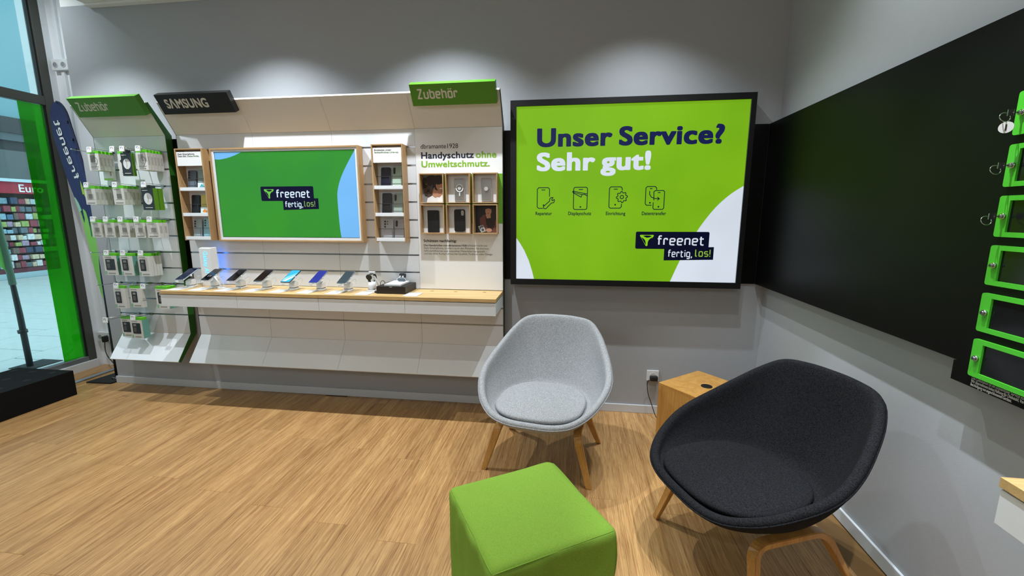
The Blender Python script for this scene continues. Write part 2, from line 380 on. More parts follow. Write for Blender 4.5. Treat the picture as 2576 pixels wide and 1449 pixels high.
# ------------------------------------------------------------------ materials
M = dict(
 wall=mat('grey_wall_paint', '#a3a6aa', .85, var=.02, bump=.15, bscale=350), white_wall=mat('white_wall_paint', '#e9edf0', .85, var=.02, bump=.1),
 ceil=mat('white_ceiling', '#e4e4e0', .9, var=.02), black=mat('matte_black', '#070707', .5, var=.1, bump=.1), band=mat('black_laminate', '#030403', .42, var=.12, bump=.08, bscale=90, spec=.22),
 base=mat('baseboard_white', '#c9cdd2', .5, var=.02), white=mat('white_laminate', '#e2e6ea', .42, var=.015), slat=mat('slat_white', '#d8dbdf', .45, var=.02, scale=6),
 canopy=mat('canopy_white', '#dcdad4', .4, var=.02), alu=mat('aluminium', '#9aa0a6', .28, 1.0, var=.05, stretch=(.1, 1, 8)), steel=mat('chrome_steel', '#c8c8c6', .15, 1.0, var=.03),
 green=mat('green_laminate', '#4a8a1e', .4, var=.04), dgreen=mat('green_edge', '#2f6b22', .45, var=.05), lgrey=mat('sign_lettering_grey', '#d2d0c6', .5, var=.02),
 oak=woodmat('oak_top', '#c09a5e', '#dcbd85', .4, axis=0), oakf=woodmat('oak_frame', '#a07c52', '#bb986b', .45, axis=2), oakh=woodmat('oak_frame_rail', '#a07c52', '#bb986b', .45, axis=0),
 oakleg=woodmat('oak_leg', '#a9773a', '#c9954f', .35, axis=2, coat=.2), table=woodmat('oak_side_table', '#b07c38', '#cb9a52', .4, axis=2),
 plank=woodmat('vinyl_plank', '#8c6136', '#c89f69', .36, axis=1, fine=.58, scale=1.0, pore=.65),
 frame=mat('window_frame_grey', '#4d4e48', .45, var=.04), plastic=mat('white_plastic', '#dfe0e0', .35, var=.01), dark=mat('dark_print', '#1b1c20', .5, var=.1),
 gprint=mat('grey_print', '#8f8f89', .6, var=.06), card=mat('carton_white', '#cfcec8', .6, var=.03), lime=mat('lime_hang_tab', '#5fbf1c', .45, var=.06),
 teal=mat('teal_carton', '#6aa396', .5, var=.1), bcard=mat('black_carton', '#101114', .45, var=.08), gcard=mat('green_carton', '#5a8f1e', .45, var=.05),
 navy=mat('navy_fabric', '#1d2c5c', .7, var=.05), rubber=mat('black_rubber', '#141414', .6, var=.06),
 greyf=fabricmat('light_grey_wool', '#75777c', '#bebfc1', 560), darkf=fabricmat('charcoal_wool', '#0d0d0f', '#29292c', 430), greenf=fabricmat('green_felt', '#769e33', '#8baf4b', 700, bump=.4),
)
# ------------------------------------------------------------------ the room
YB, XR, XG = 3.10, 1.325, -4.524
def struct(o): o['kind'] = 'structure'; return o
floor = struct(B(None, 'floor', XG - .02, XR + .1, -3.6, 3.52, -.12, -.006, mat('floor_underlay', '#7a5a30', .6)))
# vinyl planks, running towards the display wall
PW, PL = 0.184, 1.22
pmesh = bm_mesh(box_bm(PW - .0006, PL - .0007, .006, .0004, 1), 'plank'); pmesh.materials.append(M['plank'])
nx = int((XR - XG) / PW) + 1
for i in range(nx):
    x = XG + .012 + PW * (i + .5)
    if x + PW / 2 > XR + .03: break
    off = (i * 0.47 % 1.0) * PL
    k = 0
    while True:
        y0 = -1.3 + off - PL + k * PL; k += 1
        if y0 > 3.1: break
        if y0 + PL < -.9: continue
        top = 3.475 if x < -3.9 else 3.10
        if y0 + PL <= top + .35:
            o = link('plank', pmesh, None, floor, (x, y0 + PL / 2, -.003))
        else:
            L_ = top + .01 - y0
            if L_ > .05:
                me = bm_mesh(box_bm(PW - .0006, L_, .006, .0004, 1), 'plank'); me.materials.append(M['plank'])
                link('plank', me, None, floor, (x, y0 + L_ / 2, -.003))
wall_back = struct(B(None, 'wall_back', -3.897, XR + .15, YB, YB + .39, -.1, 3.01, M['wall']))
wall_niche = struct(B(None, 'wall_back_niche', XG - .3, -3.8, 3.49, 3.62, -.1, 3.6, M['white_wall']))
struct(B(None, 'wall_back_upper', -3.897, XR + .15, YB + .012, YB + .39, 3.012, 3.6, M['ceil']))
wall_right = struct(B(None, 'wall_right', XR, XR + .15, -3.6, YB - .001, -.1, 3.6, M['wall']))
struct(B(None, 'wall_front', XG - .2, XR + .15, -3.75, -3.6, -.1, 3.6, M['white_wall']))
struct(B(None, 'ceiling', XG - .2, XR + .15, -3.75, 3.62, 3.6, 3.75, M['ceil']))
struct(B(None, 'ceiling_soffit', -3.62, XR - .002, -3.58, YB - .05, 3.0, 3.09, M['ceil'], .002))
struct(B(None, 'trim_1', -3.62, XR - .004, YB - .048, YB - .002, 2.985, 3.05, M['ceil']))
# black laminate band round the corner
struct(B(None, 'trim_2', -3.705, 1.2595, YB - .01, YB - .0005, .985, 2.027, M['band']))
tr3 = struct(B(None, 'trim_3', 1.26, XR - .0005, 0.2, YB - .0105, .985, 2.027, M['band'], .001))
# baseboards
struct(B(None, 'baseboard_back', -3.905, XR - .014, YB - .013, YB - .0005, 0, .062, M['base'], .003))
struct(B(None, 'baseboard_right', XR - .013, XR - .0005, -3.5, YB - .014, 0, .062, M['base'], .003))
struct(B(None, 'baseboard_niche', -4.46, -3.91, 3.474, 3.4895, 0, .075, M['white'], .003))
# left: short white return, kerb, glazing
wl = struct(B(None, 'wall_left', XG - .12, XG, 3.442, 3.4895, -.1, 3.6, M['white_wall']))
struct(B(None, 'wall_left_kerb', XG - .12, XG + .012, -3.6, 3.441, -.1, .075, M['white'], .004))
win = thing('window_1', (XG - .05, 2.0, .08), None, None, kind='structure')
B(win, 'mullion', XG - .07, XG - .002, 3.376, 3.440, .077, 3.6, M['frame'], .003)
B(win, 'mullion', XG - .07, XG - .002, 1.2, 1.264, .077, 3.6, M['frame'], .003)
struct(B(None, 'wall_left_daylight_block', XG - .12, XG, -3.6, 1.199, .076, 3.6, M['white_wall']))  # unseen solid wall put in to cut the daylight entering
B(win, 'bottom_rail', XG - .07, XG - .004, 1.265, 3.375, .076, .118, mat('frame_sill_grey', '#6f7476', .4), .003)
B(win, 'transom', XG - .07, XG - .003, 1.265, 3.375, 2.388, 2.462, M['frame'], .003)
B(win, 'gasket', XG - .045, XG - .012, 3.362, 3.3755, .12, 2.387, M['rubber'])
B(win, 'gasket', XG - .045, XG - .012, 3.362, 3.3755, 2.463, 3.6, M['rubber'])
gl = glassmat('window_glass', (.93, .97, .97, 1))
B(win, 'pane', XG - .034, XG - .026, 1.266, 3.369, .12, 2.386, gl)
B(win, 'pane', XG - .034, XG - .026, 1.266, 3.369, 2.464, 3.6, gl)
B(win, 'green_film', XG - .0255, XG - .0245, 3.186, 3.36, .121, 2.385, glassmat('green_window_film', (.15, .72, .08, 1), .35, .9))
# grey floor strip of the threshold
tag(B(None, 'threshold_strip', -4.275, -4.235, 2.84, 3.474, .0005, .012, mat('grey_rubber_strip', '#7d8a92', .6), .004), 'grey raised strip on the floor beside the feather flag base', 'floor strip')

# ------------------------------------------------------------------ outside
struct(B(None, 'pavement', -14, XG - .121, -6, 16, -.2, -.03, mat('pavement_joint', '#6d7375', .8)))
pav = bpy.data.objects['pavement']
sl = mat('paving_slab', '#b9bfbf', .75, var=.10, scale=9, bump=.2)
sm = bm_mesh(box_bm(.985, .485, .03, .006, 1), 'paving_slab'); sm.materials.append(sl)
for ix in range(8):
    for iy in range(15):
        x = XG - .65 - ix * 1.0; y = 2.3 + iy * .5 + (.25 if ix % 2 else 0)
        if abs(y - 3.2) < 1.0 + (XG - x) * 0.95: link('paving_slab', sm, None, pav, (x, y, -.028))
SX = -12.8
shop = thing('shop_building', (SX, 9.5, -.012), 'shop front across the street with a red sign and packed racks', 'shop')
B(shop, 'wall', SX - .5, SX - .35, 4, 16, -.02, 3.655, mat('shop_back', '#5a5148', .8))
B(shop, 'plinth', SX - .35, SX + .05, 4, 16, -.02, .11, mat('shop_plinth', '#9fb4bc', .6))
B(shop, 'upper_wall', SX - .5, SX - .1, 4, 16, 3.66, 7.6, mat('shop_upper_wall', '#6f9aa4', .8, var=.04, scale=1))
B(shop, 'fascia', SX - .34, SX - .05, 4, 16, 2.25, 2.92, mat('shop_fascia', '#565b5c', .6))
B(shop, 'fascia_dark_band', SX - .34, SX - .12, 4, 16, 2.92, 3.14, mat('shop_dark', '#23282b', .6))  # dark band across the facade above the fascia
B(shop, 'fascia_rail', SX - .06, SX + .1, 4, 16, 2.20, 2.27, mat('shop_rail', '#bcd0d8', .5))
B(shop, 'awning_beam', SX - .34, SX + .02, 4, 16, 3.31, 3.66, mat('shop_dark', '#23282b', .6))
B(shop, 'awning_panel', SX - .34, SX - .02, 4, 16, 3.14, 3.31, mat('shop_panel', '#4a565b', .6))
sg = B(shop, 'sign_board', SX - .1, SX + .03, 4, 16, 1.94, 2.20, mat('red_sign', '#a3182f', .5))
et = text_mesh('Euro', 1.0, .012)
for v in et.vertices: v.co = Vector((v.co.x * .25, -v.co.z, v.co.y * .25))
link('lettering', et, mat('sign_white', '#f2f2f2', .5), sg, (SX + .033, 8.66, 1.98), (0, 0, PI / 2))
B(shop, 'kick_strip', SX - .3, SX + .02, 4, 16, .11, .2, mat('dark_red_strip', '#5b2230', .6))
# goods on the racks of that shop
cols = [('pale blue', '#b8c4cc'), ('slate', '#5f6b74'), ('wine red', '#8c3b49'), ('beige', '#c9b79a'), ('navy', '#3c4a63'), ('sky blue', '#86a7b8'), ('mauve', '#a08aa0'), ('white', '#d8dadc'), ('brown', '#6d5b53'), ('steel blue', '#4f6f8e'), ('moss green', '#94a35c'), ('dark red', '#7b2f3c')]
gm = [(n, mat('goods_' + n.replace(' ', '_'), c, .6, var=.6, scale=22)) for n, c in cols]
z = .21; r = 0
while z < 1.86:
    h = (.17, .15, .16, .13, .15, .14, .16, .17, .17)[r % 9]
    B(shop, 'shelf_board', SX - .34, SX - .12, 6.5, 11.5, z - .010, z, mat('shop_shelf', '#2d2a2a', .6))
    y = 7.75 + random.random() * .05
    while y < 9.7:
        wd = random.uniform(.085, .17); hh = h * random.uniform(.6, .97); cn, cm = random.choice(gm)
        o = B(None, 'shop_goods', SX - .3, SX - .06 - random.random() * .08, y, y + wd * .9, z + .001, z + hh, cm, .012)
        tag(o, 'small %s pack on the %s rack up from the ground in the shop across' % (cn, ('first', 'second', 'third', 'fourth', 'fifth', 'sixth', 'seventh', 'eighth', 'ninth', 'tenth', 'eleventh', 'twelfth')[r]), 'goods', 'goods on the racks of the shop across')
        y += wd
    z += h + .010; r += 1
# second feather flag standing outside
fo = thing('feather_flag', (-5.2, 3.36, -.012), 'feather flag on a dark pole outside, seen through the shop window', 'flag')
tube(fo, 'pole', [(-5.2, 3.36, -.01), (-5.2, 3.358, .5), (-5.2, 3.345, 1.0), (-5.2, 3.32, 1.6), (-5.2, 3.26, 2.2)], [.024, .023, .017, .014, .01], M['rubber'], 10)
tube(fo, 'pole_clamp', [(-5.2, 3.356, .33), (-5.2, 3.354, .36)], .036, M['black'], 8)
tube(fo, 'sleeve', [(-5.2, 3.35, .80), (-5.2, 3.342, 1.1), (-5.2, 3.318, 1.62), (-5.2, 3.258, 2.22)], [.026, .026, .022, .016], mat('flag_sleeve', '#5d7a63', .7), 8)
bmf = bmesh.new(); pts = [(3.345, .9), (3.338, 1.1), (3.30, 1.6), (3.24, 2.2), (2.9, 2.3), (2.85, 1.7), (3.1, 1.2), (3.27, 1.0)]
a = [bmf.verts.new((0.0015, p[0] - 3.36, p[1])) for p in pts]; b = [bmf.verts.new((-.0015, p[0] - 3.36, p[1])) for p in pts]
bmf.faces.new(a); bmf.faces.new(list(reversed(b)))
for i in range(len(pts)): bmf.faces.new([a[i], b[i], b[(i + 1) % len(pts)], a[(i + 1) % len(pts)]])
link('cloth', bm_mesh(bmf, 'cloth'), mat('flag_green_cloth', '#7fce63', .8, var=.08), fo, (-5.2, 3.36, 0))
B(fo, 'base_plate', -5.32, -5.08, 3.27, 3.55, -.012, -.004, M['rubber'], .003)

# ------------------------------------------------------------------ display walls
YP = 3.03
G0, GP = 0.648, 0.1275
ZB, ZT = 0.49, 2.043                      # lower and upper fold
TOPY, TOPZ, BOTY, BOTZ = 2.903, 2.245, 2.889, 0.297
grooves = [G0 + GP * k for k in range(11)]
def display_wall(label, x0, seams, slat_ranges, edge_m):
    """slatted wall with forward-leaning canopy and kick board; seams = module joints incl. both ends"""
    t = thing('display_wall', ((seams[0] + seams[-1]) / 2, YP + .05, ZB), label, 'display wall')
    B(t, 'back_board', seams[0] + .004, seams[-1] - .004, YP + .034, YB - .012, ZB + .005, ZT, M['slat'])
    for a, b in zip(seams[:-1], seams[1:]):
        a2, b2 = a + .0008, b - .0008
        prism_x(t, 'canopy_board', [(YP, ZT + .0006), (TOPY, TOPZ), (TOPY + .004, TOPZ + .011), (YP + .021, ZT + .0006)], a2, b2, M['canopy'])
        prism_x(t, 'kick_board', [(YP, ZB - .0006), (BOTY, BOTZ), (BOTY + .012, BOTZ - .009), (YP + .021, ZB - .0006)], a2, b2, M['white'])
    for a, b, zs in slat_ranges:
        for z0, z1 in zip(zs[:-1], zs[1:]):
            lo = z0 + (.006 if z0 > ZB + .001 else 0.0005); hi = z1 - (.006 if z1 < ZT - .001 else .0005)
            B(t, 'slat', a + .0008, b - .0008, YP, YP + .018, lo, hi, M['slat'], .0008)
    for z in grooves:
        for a, b, zs in slat_ranges:
            if any(abs(z - q) < 1e-4 for q in zs): B(t, 'groove_rail', a + .001, b - .001, YP + .004, YP + .033, z - .0058, z + .0058, M['alu'])
    # side edges follow the folded profile
    fr = [(BOTY, BOTZ), (YP, ZB), (YP, ZT), (TOPY, TOPZ)]; bk = [(TOPY + .02, TOPZ + .012), (YP + .055, ZT + .006), (YP + .055, ZB - .006), (BOTY + .022, BOTZ - .012)]
    for xa, xb in ((seams[0] - .003, seams[0]), (seams[-1], seams[-1] + .003)):
        prism_x(t, 'side_edge', fr + bk, xa, xb, edge_m)
    return t
allz = [ZB] + grooves + [ZT]
lowz = [ZB, grooves[0], grooves[1], grooves[2]]
SE = [-2.962, -2.334, -1.712, -1.0895, -.467]
main = display_wall('wide white slatted display wall holding the green screen and phone counter', -2.96, SE,
                    [(SE[0], SE[1], allz), (SE[1], SE[2], allz), (SE[2], SE[3], allz), (SE[3], SE[4], lowz)], mat('dark_edge', '#28331f', .5))
left = display_wall('narrow white slatted display wall with hooks of hanging accessories', -3.69, [-3.685, -3.058],
                    [(-3.685, -3.058, allz)], M['dgreen'])
# poster board on the right-hand module
pb = thing('poster_board', (-.778, YP, .91), 'tall white poster board with dark and green lettering above six small oak boxes', 'poster')
B(pb, 'board', SE[3] + .001, SE[4] - .001, YP - .002, YP + .03, .9105, ZT - .0006, mat('poster_white', '#e6e6e6', .45, var=.01), .0008)
B(pb, 'green_field', -.90, SE[4] - .0012, YP - .0028, YP - .0021, 1.39, 1.732, mat('poster_green', '#6aa81f', .5))
navyt = mat('poster_navy_print', '#1a1f35', .5); limet = mat('poster_lime_print', '#7fb12c', .5)
fit_text(pb, 'dbramante1928', -1.05, -.78, 1.908, YP - .0021, M['dark'], height=.030, bold=.002)
fit_text(pb, 'Handyschutz', -1.048, -.669, 1.841, YP - .0021, navyt, height=.044, bold=.030)
fit_text(pb, 'ohne', -.656, -.51, 1.841, YP - .0021, limet, height=.044, bold=.030)
fit_text(pb, 'Umweltschmutz.', -1.048, -.558, 1.782, YP - .0021, limet, height=.044, bold=.030)
fit_text(pb, 'Schützen nachhaltig:', -1.05, -.805, 1.256, YP - .0021, M['dark'], height=.0190, bold=.026)
fit_text(pb, 'Die Handyhüllen von dbramante1928', -1.05, -.732, 1.2255, YP - .0021, M['dark'], height=.0132, bold=.018)
fit_text(pb, 'schützen nicht nur', -.728, -.579, 1.2265, YP - .0021, M['dark'], height=.0132)
fit_text(pb, 'Dein Smartphone, sondern auch den Planeten. Sie sind aus', -1.05, -.572, 1.2055, YP - .0021, M['dark'], height=.0132)
fit_text(pb, 'GRS-zertifizierten und recycelten Materialien hergestellt –', -1.05, -.583, 1.185, YP - .0021, M['dark'], height=.0132)
fit_text(pb, 'und das ohne Kompromisse bei Qualität, Funktion oder Design.', -1.05, -.539, 1.165, YP - .0021, M['dark'], height=.0132)

# signs fixed to the canopies, leaning with them
cd = Vector((0, TOPY - YP, TOPZ - ZT)).normalized()
ang = math.atan2(-(TOPY - YP), TOPZ - ZT)
def canopy_sign(x0, label, m, txt):
    y0, z0 = 2.9372, 2.192
    s = thing('canopy_sign', (x0 + .2815, y0, z0), label, 'sign', rot=(ang, 0, 0))
    B(s, 'panel', -.2815, .2815, -.046, -.001, -.008, .128, m, .001)
    txt(s, -.0462)
    return s
canopy_sign(-3.62, 'green sign reading Zubehör at the far left above the hanging accessories', M['green'], lambda s, y: fit_stroke(s, 'Zubehör', -.2815 + .043, -.2815 + .30, .040, y, M['lgrey'], .054, .19))
canopy_sign(-2.907, 'black sign with wide grey capital letters on the canopy of the display wall', M['black'], lambda s, y: fit_text(s, 'SΛMSUNG', -.2815 + .055, -.2815 + .385, .036, y, M['lgrey'], height=.062, bold=.034))
canopy_sign(-1.047, 'green sign reading Zubehör above the white poster board', M['green'], lambda s, y: fit_stroke(s, 'Zubehör', -.2815 + .043, -.2815 + .313, .040, y, M['lgrey'], .054, .19))

# ------------------------------------------------------------------ screen in its oak box
def logo(parent, x0, x1, z0, z1, y, mg, md, t=.0006):
    """three-bladed triangle emblem, drawn inside the given rectangle"""
    W_, H_ = x1 - x0, z1 - z0
    f = lambda pts: [(x0 + a * W_, z0 + b * H_) for a, b in pts]
    plate(parent, 'emblem', f([(0, .97), (.10, 1.0), (.35, .985), (.65, .985), (.93, 1.0), (1.0, .96), (.97, .86), (.82, .6), (.66, .28), (.56, .04), (.50, 0), (.44, .03), (.30, .34), (.14, .66), (.02, .88)]), y, t, mg)
    for q in ([(.22, .90), (.45, .945), (.70, .93), (.86, .87), (.70, .78), (.52, .74), (.38, .80)],
              [(.10, .80), (.30, .64), (.40, .48), (.44, .26), (.455, .10), (.34, .30), (.20, .58)],
              [(.90, .80), (.80, .52), (.70, .32), (.58, .10), (.58, .32), (.63, .52), (.74, .66)]):
        plate(parent, 'emblem_slit', f(q), y - t, .0002, md)
def freenet_logo(parent, P, y, mnavy, mwhite, mlime, mgreen, medge=None):
    """P: x0,x1,z0,z1 of upper plate; x0,x1,z0,z1 of lower plate; emblem; freenet x0,x1,base,h; fertig; los"""
    u, l, e, ft, fe, lo = P
    plate(parent, 'logo_plate', rrect(*u, .010), y, .0010, mnavy)
    sl = (l[3] - l[2]) * .10
    plate(parent, 'logo_plate', [(l[0], l[2]), (l[1], l[2] + sl), (l[1], l[3] + sl * .9), (l[0], l[3] + sl * .1)], y, .0012, mnavy)
    logo(parent, *e, y - .0011, mgreen, mnavy)
    fit_stroke(parent, 'freenet', ft[0], ft[1], ft[2], y - .0012, mwhite, ft[3], .16)
    fit_stroke(parent, 'fertig,', fe[0], fe[1], fe[2], y - .0014, mwhite, fe[3], .16)
    fit_stroke(parent, 'los!', lo[0], lo[1], lo[2], y - .0014, mlime, lo[3], .16)
tv = thing('screen', (-2.064, YP, 1.252), 'wide lit green screen with a navy logo in an oak box frame', 'screen')
tx0, tx1, tz0, tz1, tyf = -2.643, -1.483, 1.253, 1.932, 2.963
B(tv, 'frame_side', tx0, tx0 + .012, tyf, YP, tz0, tz1, M['oakf'], .001); B(tv, 'frame_side', tx1 - .012, tx1, tyf, YP, tz0, tz1, M['oakf'], .001)
B(tv, 'frame_top', tx0 + .012, tx1 - .012, tyf, YP, tz1 - .012, tz1, M['oakh'], .001); B(tv, 'frame_bottom', tx0 + .012, tx1 - .012, tyf, YP, tz0, tz0 + .012, M['oakh'], .001)
wi = M['white']
B(tv, 'mat_strip', tx0 + .012, tx0 + .028, tyf + .006, YP, tz0 + .012, tz1 - .012, wi); B(tv, 'mat_strip', tx1 - .028, tx1 - .012, tyf + .006, YP, tz0 + .012, tz1 - .012, wi)
B(tv, 'mat_strip', tx0 + .028, tx1 - .028, tyf + .006, YP, tz1 - .026, tz1 - .012, wi); B(tv, 'mat_strip', tx0 + .028, tx1 - .028, tyf + .006, YP, tz0 + .012, tz0 + .030, wi)
sx0, sx1, sz0, sz1, sy = tx0 + .028, tx1 - .028, tz0 + .030, tz1 - .026, 2.976
B(tv, 'screen_bezel', sx0, sx1, sy, YP, sz0, sz1, M['black'])
scr = B(tv, 'screen_picture', sx0 + .004, sx1 - .004, sy - .001, sy - .0002, sz0 + .004, sz1 - .004, lightmat('screen_green', '#2a7d3c', .78, '#43a81a'))
sky = lightmat('screen_blue', '#72b4ee', .85)
clip = lambda pts: [(min(max(a, sx0 + .004), sx1 - .004), min(max(b, sz0 + .004), sz1 - .004)) for a, b in pts]
plate(scr, 'blue_disc', [(sx0 + .004, sz1 - .004), (sx0 + .004, sz1 - .052)] + [(sx0 + .004 + .215 * q, sz1 - .055 + .050 * q ** 1.9) for q in (.15, .3, .45, .6, .75, .9, 1)], sy - .001, .0004, sky)
arc = [(-1.511, 1.905), (-1.555, 1.84), (-1.605, 1.76), (-1.64, 1.69), (-1.662, 1.62), (-1.667, 1.56), (-1.666, 1.48), (-1.664, 1.40), (-1.66, 1.33), (-1.655, sz0 + .004)]
arc = [(v.x, v.y) for v in crom([(a, b, 0) for a, b in arc], 4)]
plate(scr, 'blue_disc', clip(arc + [(sx1 - .004, sz0 + .004), (sx1 - .004, sz1 - .004)]), sy - .001, .0004, sky)
nav = lightmat('screen_navy', '#070b2c', .8); wht = lightmat('screen_white', '#cfe4f8', .9); lme = lightmat('screen_lime', '#7fa35a', .8); grn = lightmat('screen_emblem', '#6cc04a', .8)
freenet_logo(scr, ((-2.266, -1.849, 1.551, 1.655), (-2.095, -1.816, 1.485, 1.562), (-2.24, -2.161, 1.568, 1.636), (-2.143, -1.88, 1.577, .052), (-2.078, -1.938, 1.508, .038), (-1.928, -1.842, 1.512, .038)), sy - .001, nav, wht, lme, grn)

# ------------------------------------------------------------------ oak display shelves
def phone_body(parent, name, wd, ht, m, cams=0, glossy=None):
    o = link(name, bm_mesh(_rbox(wd, .008, ht, .010), 'phone'), m, parent, (0, 0, 0))
    return o
def _rbox(wd, th, ht, r):
    bm = bmesh.new(); pts = rrect(-wd / 2, wd / 2, -ht / 2, ht / 2, r, 4); n = len(pts)
    rings = []
    for yy, k in ((-th / 2, .0015), (-th / 2 + .0015, 0), (th / 2 - .0015, 0), (th / 2, .0015)):
        rings.append([bm.verts.new((p[0] * (1 - 2 * k / wd), yy, p[1] * (1 - 2 * k / ht))) for p in pts])
    for a, b in zip(rings[:-1], rings[1:]):
        for i in range(n): bm.faces.new([a[i], a[(i + 1) % n], b[(i + 1) % n], b[i]])
    bm.faces.new(rings[0]); bm.faces.new(list(reversed(rings[-1])))
    return bm
def shelf_phone(x, z, label, col, cams, tilt, wd=.071, ht=.148, y=3.0, glass=.25):
    """phone leaning against the back board of a shelf, rear side to the room"""
    p = thing('smartphone', (x, y, z), label, 'phone', 'phones on the oak display shelves', rot=(-tilt, 0, 0))
    m = mat('phone_' + col.strip('#'), col, glass, var=.02, coat=.3)
    o = link('body', bm_mesh(_rbox(wd, .008, ht, .010), 'phone_body'), m, p, (0, 0, ht / 2))
    if cams:
        lens = cyl_mesh(.0062, .003, 14, axis='y')
        for i in range(3):
            if cams == 'pill': continue
            link('camera_lens', lens, M['dark'], p, (-wd / 2 + .014, -.005, ht - .018 - i * .019))
        if cams == 'five':
            for i in range(2): link('camera_lens', cyl_mesh(.004, .003, 12, axis='y'), M['dark'], p, (-wd / 2 + .032, -.005, ht - .018 - i * .018))
        if cams == 'pill': plate(p, 'camera_island', rrect(-wd / 2 + .007, -wd / 2 + .022, ht - .055, ht - .010, .007), -.004, .002, M['dark'])
    return p
def oak_shelf(x0, x1, label, lines, row):
    t = thing('display_shelf', ((x0 + x1) / 2, YP, 1.257), label, 'shelf', 'oak shelves beside the screen')
    yf, z0, z1 = 2.945, 1.257, 1.932
    B(t, 'side_board', x0 - .008, x0, yf, YP, z0, z1, M['oakf'], .0008); B(t, 'side_board', x1, x1 + .008, yf, YP, z0, z1, M['oakf'], .0008)
    B(t, 'top_board', x0, x1, yf, YP, z1 - .008, z1, M['oakh'], .0008)
    B(t, 'back_board', x0, x1, YP - .008, YP, z0, z1 - .008, M['white'])
    h = B(t, 'header_card', x0 + .002, x1 - .002, yf + .004, yf + .010, 1.808, 1.908, mat('header_white', '#ececec', .45, var=.01), .0008)
    for i, (s, xa, xb, m) in enumerate(lines): fit_text(h, s, x0 + xa, x0 + xb, 1.888 - row[i] * .0155, yf + .0039, m, height=.0105, bold=.014)
    for z in (1.628, 1.440, 1.264):
        lg = B(t, 'ledge', x0 + .0005, x1 - .0005, yf + .001, YP - .009, z, z + .006, M['white'])
        B(lg, 'ledge_lip', x0 + .0005, x1 - .0005, yf + .001, yf + .007, z, z + .0245, M['white'], .0006)
        tube(t, 'retaining_wire', [(x0 + .012, yf + .022, z + .088), (x1 - .001, yf + .022, z + .088)], .0016, M['rubber'], 6)
        tube(t, 'retaining_wire', [((x0 + x1) / 2 + .006, yf + .022, z + .015), ((x0 + x1) / 2 + .006, yf + .022, z + .088)], .0014, M['rubber'], 6)
    return t
hd, hg = M['dark'], mat('header_green_print', '#4d7f3a', .5)
oak_shelf(-2.905, -2.695, 'oak phone shelf at the left of the screen, header reading Dein Smartphone', [('Dein Smartphone,', .015, .155, hd), ('Dein Stil,', .015, .085, hd), ('Deine Farbe.', .092, .19, hg)], (0, 1, 1))
oak_shelf(-1.372, -1.160, 'oak phone shelf at the right of the screen, header reading Entdecke unser', [('Entdecke unser', .015, .140, hd), ('farbenfrohes Line-up.', .015, .192, hg)], (0, 1))
TL = math.radians(8)
yy = 2.985
shelf_phone(-2.838, 1.635, 'slate grey phone with three lenses on the left shelf, top ledge', '#5c6672', 'three', TL, y=yy)
shelf_phone(-2.752, 1.635, 'pale grey-green phone on the left shelf, top ledge, beside the slate one', '#8fa19b', 0, TL, ht=.152, y=yy)
shelf_phone(-2.832, 1.453, 'black phone on the left shelf, middle ledge', '#0b0d10', 0, TL, y=yy)
shelf_phone(-2.752, 1.453, 'yellow phone on the left shelf, middle ledge', '#cdbf62', 0, TL, ht=.150, y=yy)
shelf_phone(-2.838, 1.271, 'silver phone with three lenses on the left shelf, lowest ledge', '#9fb0b4', 'three', TL, y=yy)
shelf_phone(-2.752, 1.271, 'light blue phone with three lenses on the left shelf, lowest ledge', '#8fc0cc', 'three', TL, ht=.155, y=yy)
shelf_phone(-1.302, 1.635, 'dark navy phone on the right shelf, top ledge', '#11152c', 0, TL, y=yy)
shelf_phone(-1.216, 1.635, 'pale green phone with a pill camera on the right shelf, top ledge', '#9fb3a2', 'pill', TL, ht=.155, y=yy)
shelf_phone(-1.302, 1.453, 'black phone on the right shelf, middle ledge', '#0c0d0f', 0, TL, ht=.152, y=yy)
shelf_phone(-1.216, 1.453, 'grey-green phone with a pill camera on the right shelf, middle ledge', '#8b9a8f', 'pill', TL, ht=.150, y=yy)
shelf_phone(-1.300, 1.271, 'silver-grey phone with five lenses on the right shelf, lowest ledge', '#a9a8aa', 'five', TL, wd=.076, ht=.150, y=yy)
shelf_phone(-1.216, 1.271, 'grey phone with a pill camera on the right shelf, lowest ledge', '#9b989a', 'pill', TL, ht=.150, y=yy)
for x, z, c, label in ((-2.746, 1.635, '#4f9aa6', 'small card with a teal picture in front of the pale grey-green phone'), (-2.746, 1.453, '#d8883a', 'small card with an orange picture in front of the yellow phone')):
    t = thing('picture_card', (x, 2.972, z), label, 'card', rot=(math.radians(-6), 0, 0))
    B(t, 'card', -.034, .034, -.0015, .0015, 0, .058, M['dark']); plate(t, 'picture', rrect(-.031, .031, .004, .055, .004), -.0016, .0004, mat('picture_sky_' + c[1:], '#cfe0e0', .4))
    plate(t, 'picture', [(-.018, .018), (.022, .014), (.028, .024), (.012, .034), (.004, .046), (-.010, .03)], -.0021, .0003, mat('picture_' + c[1:], c, .4))

# ------------------------------------------------------------------ six small oak boxes on the poster board
def oak_box(x0, z0, label, fill):
    wd, ht, yf = .174, .205, 2.972
    t = thing('display_box', (x0 + wd / 2, YP - .003, z0), label, 'display box', 'six small oak boxes on the poster board')
    yb = YP - .0035
    B(t, 'side_board', x0, x0 + .007, yf, yb, z0, z0 + ht, M['oakf'], .0006); B(t, 'side_board', x0 + wd - .007, x0 + wd, yf, yb, z0, z0 + ht, M['oakf'], .0006)
    B(t, 'top_board', x0 + .007, x0 + wd - .007, yf, yb, z0 + ht - .007, z0 + ht, M['oakh'], .0006); B(t, 'bottom_board', x0 + .007, x0 + wd - .007, yf, yb, z0, z0 + .007, M['oakh'], .0006)
    B(t, 'back_board', x0 + .007, x0 + wd - .007, yb - .003, yb, z0 + .007, z0 + ht - .007, M['white'])
    fill(t, x0 + wd / 2, z0 + .007, yb - .003)
    return t
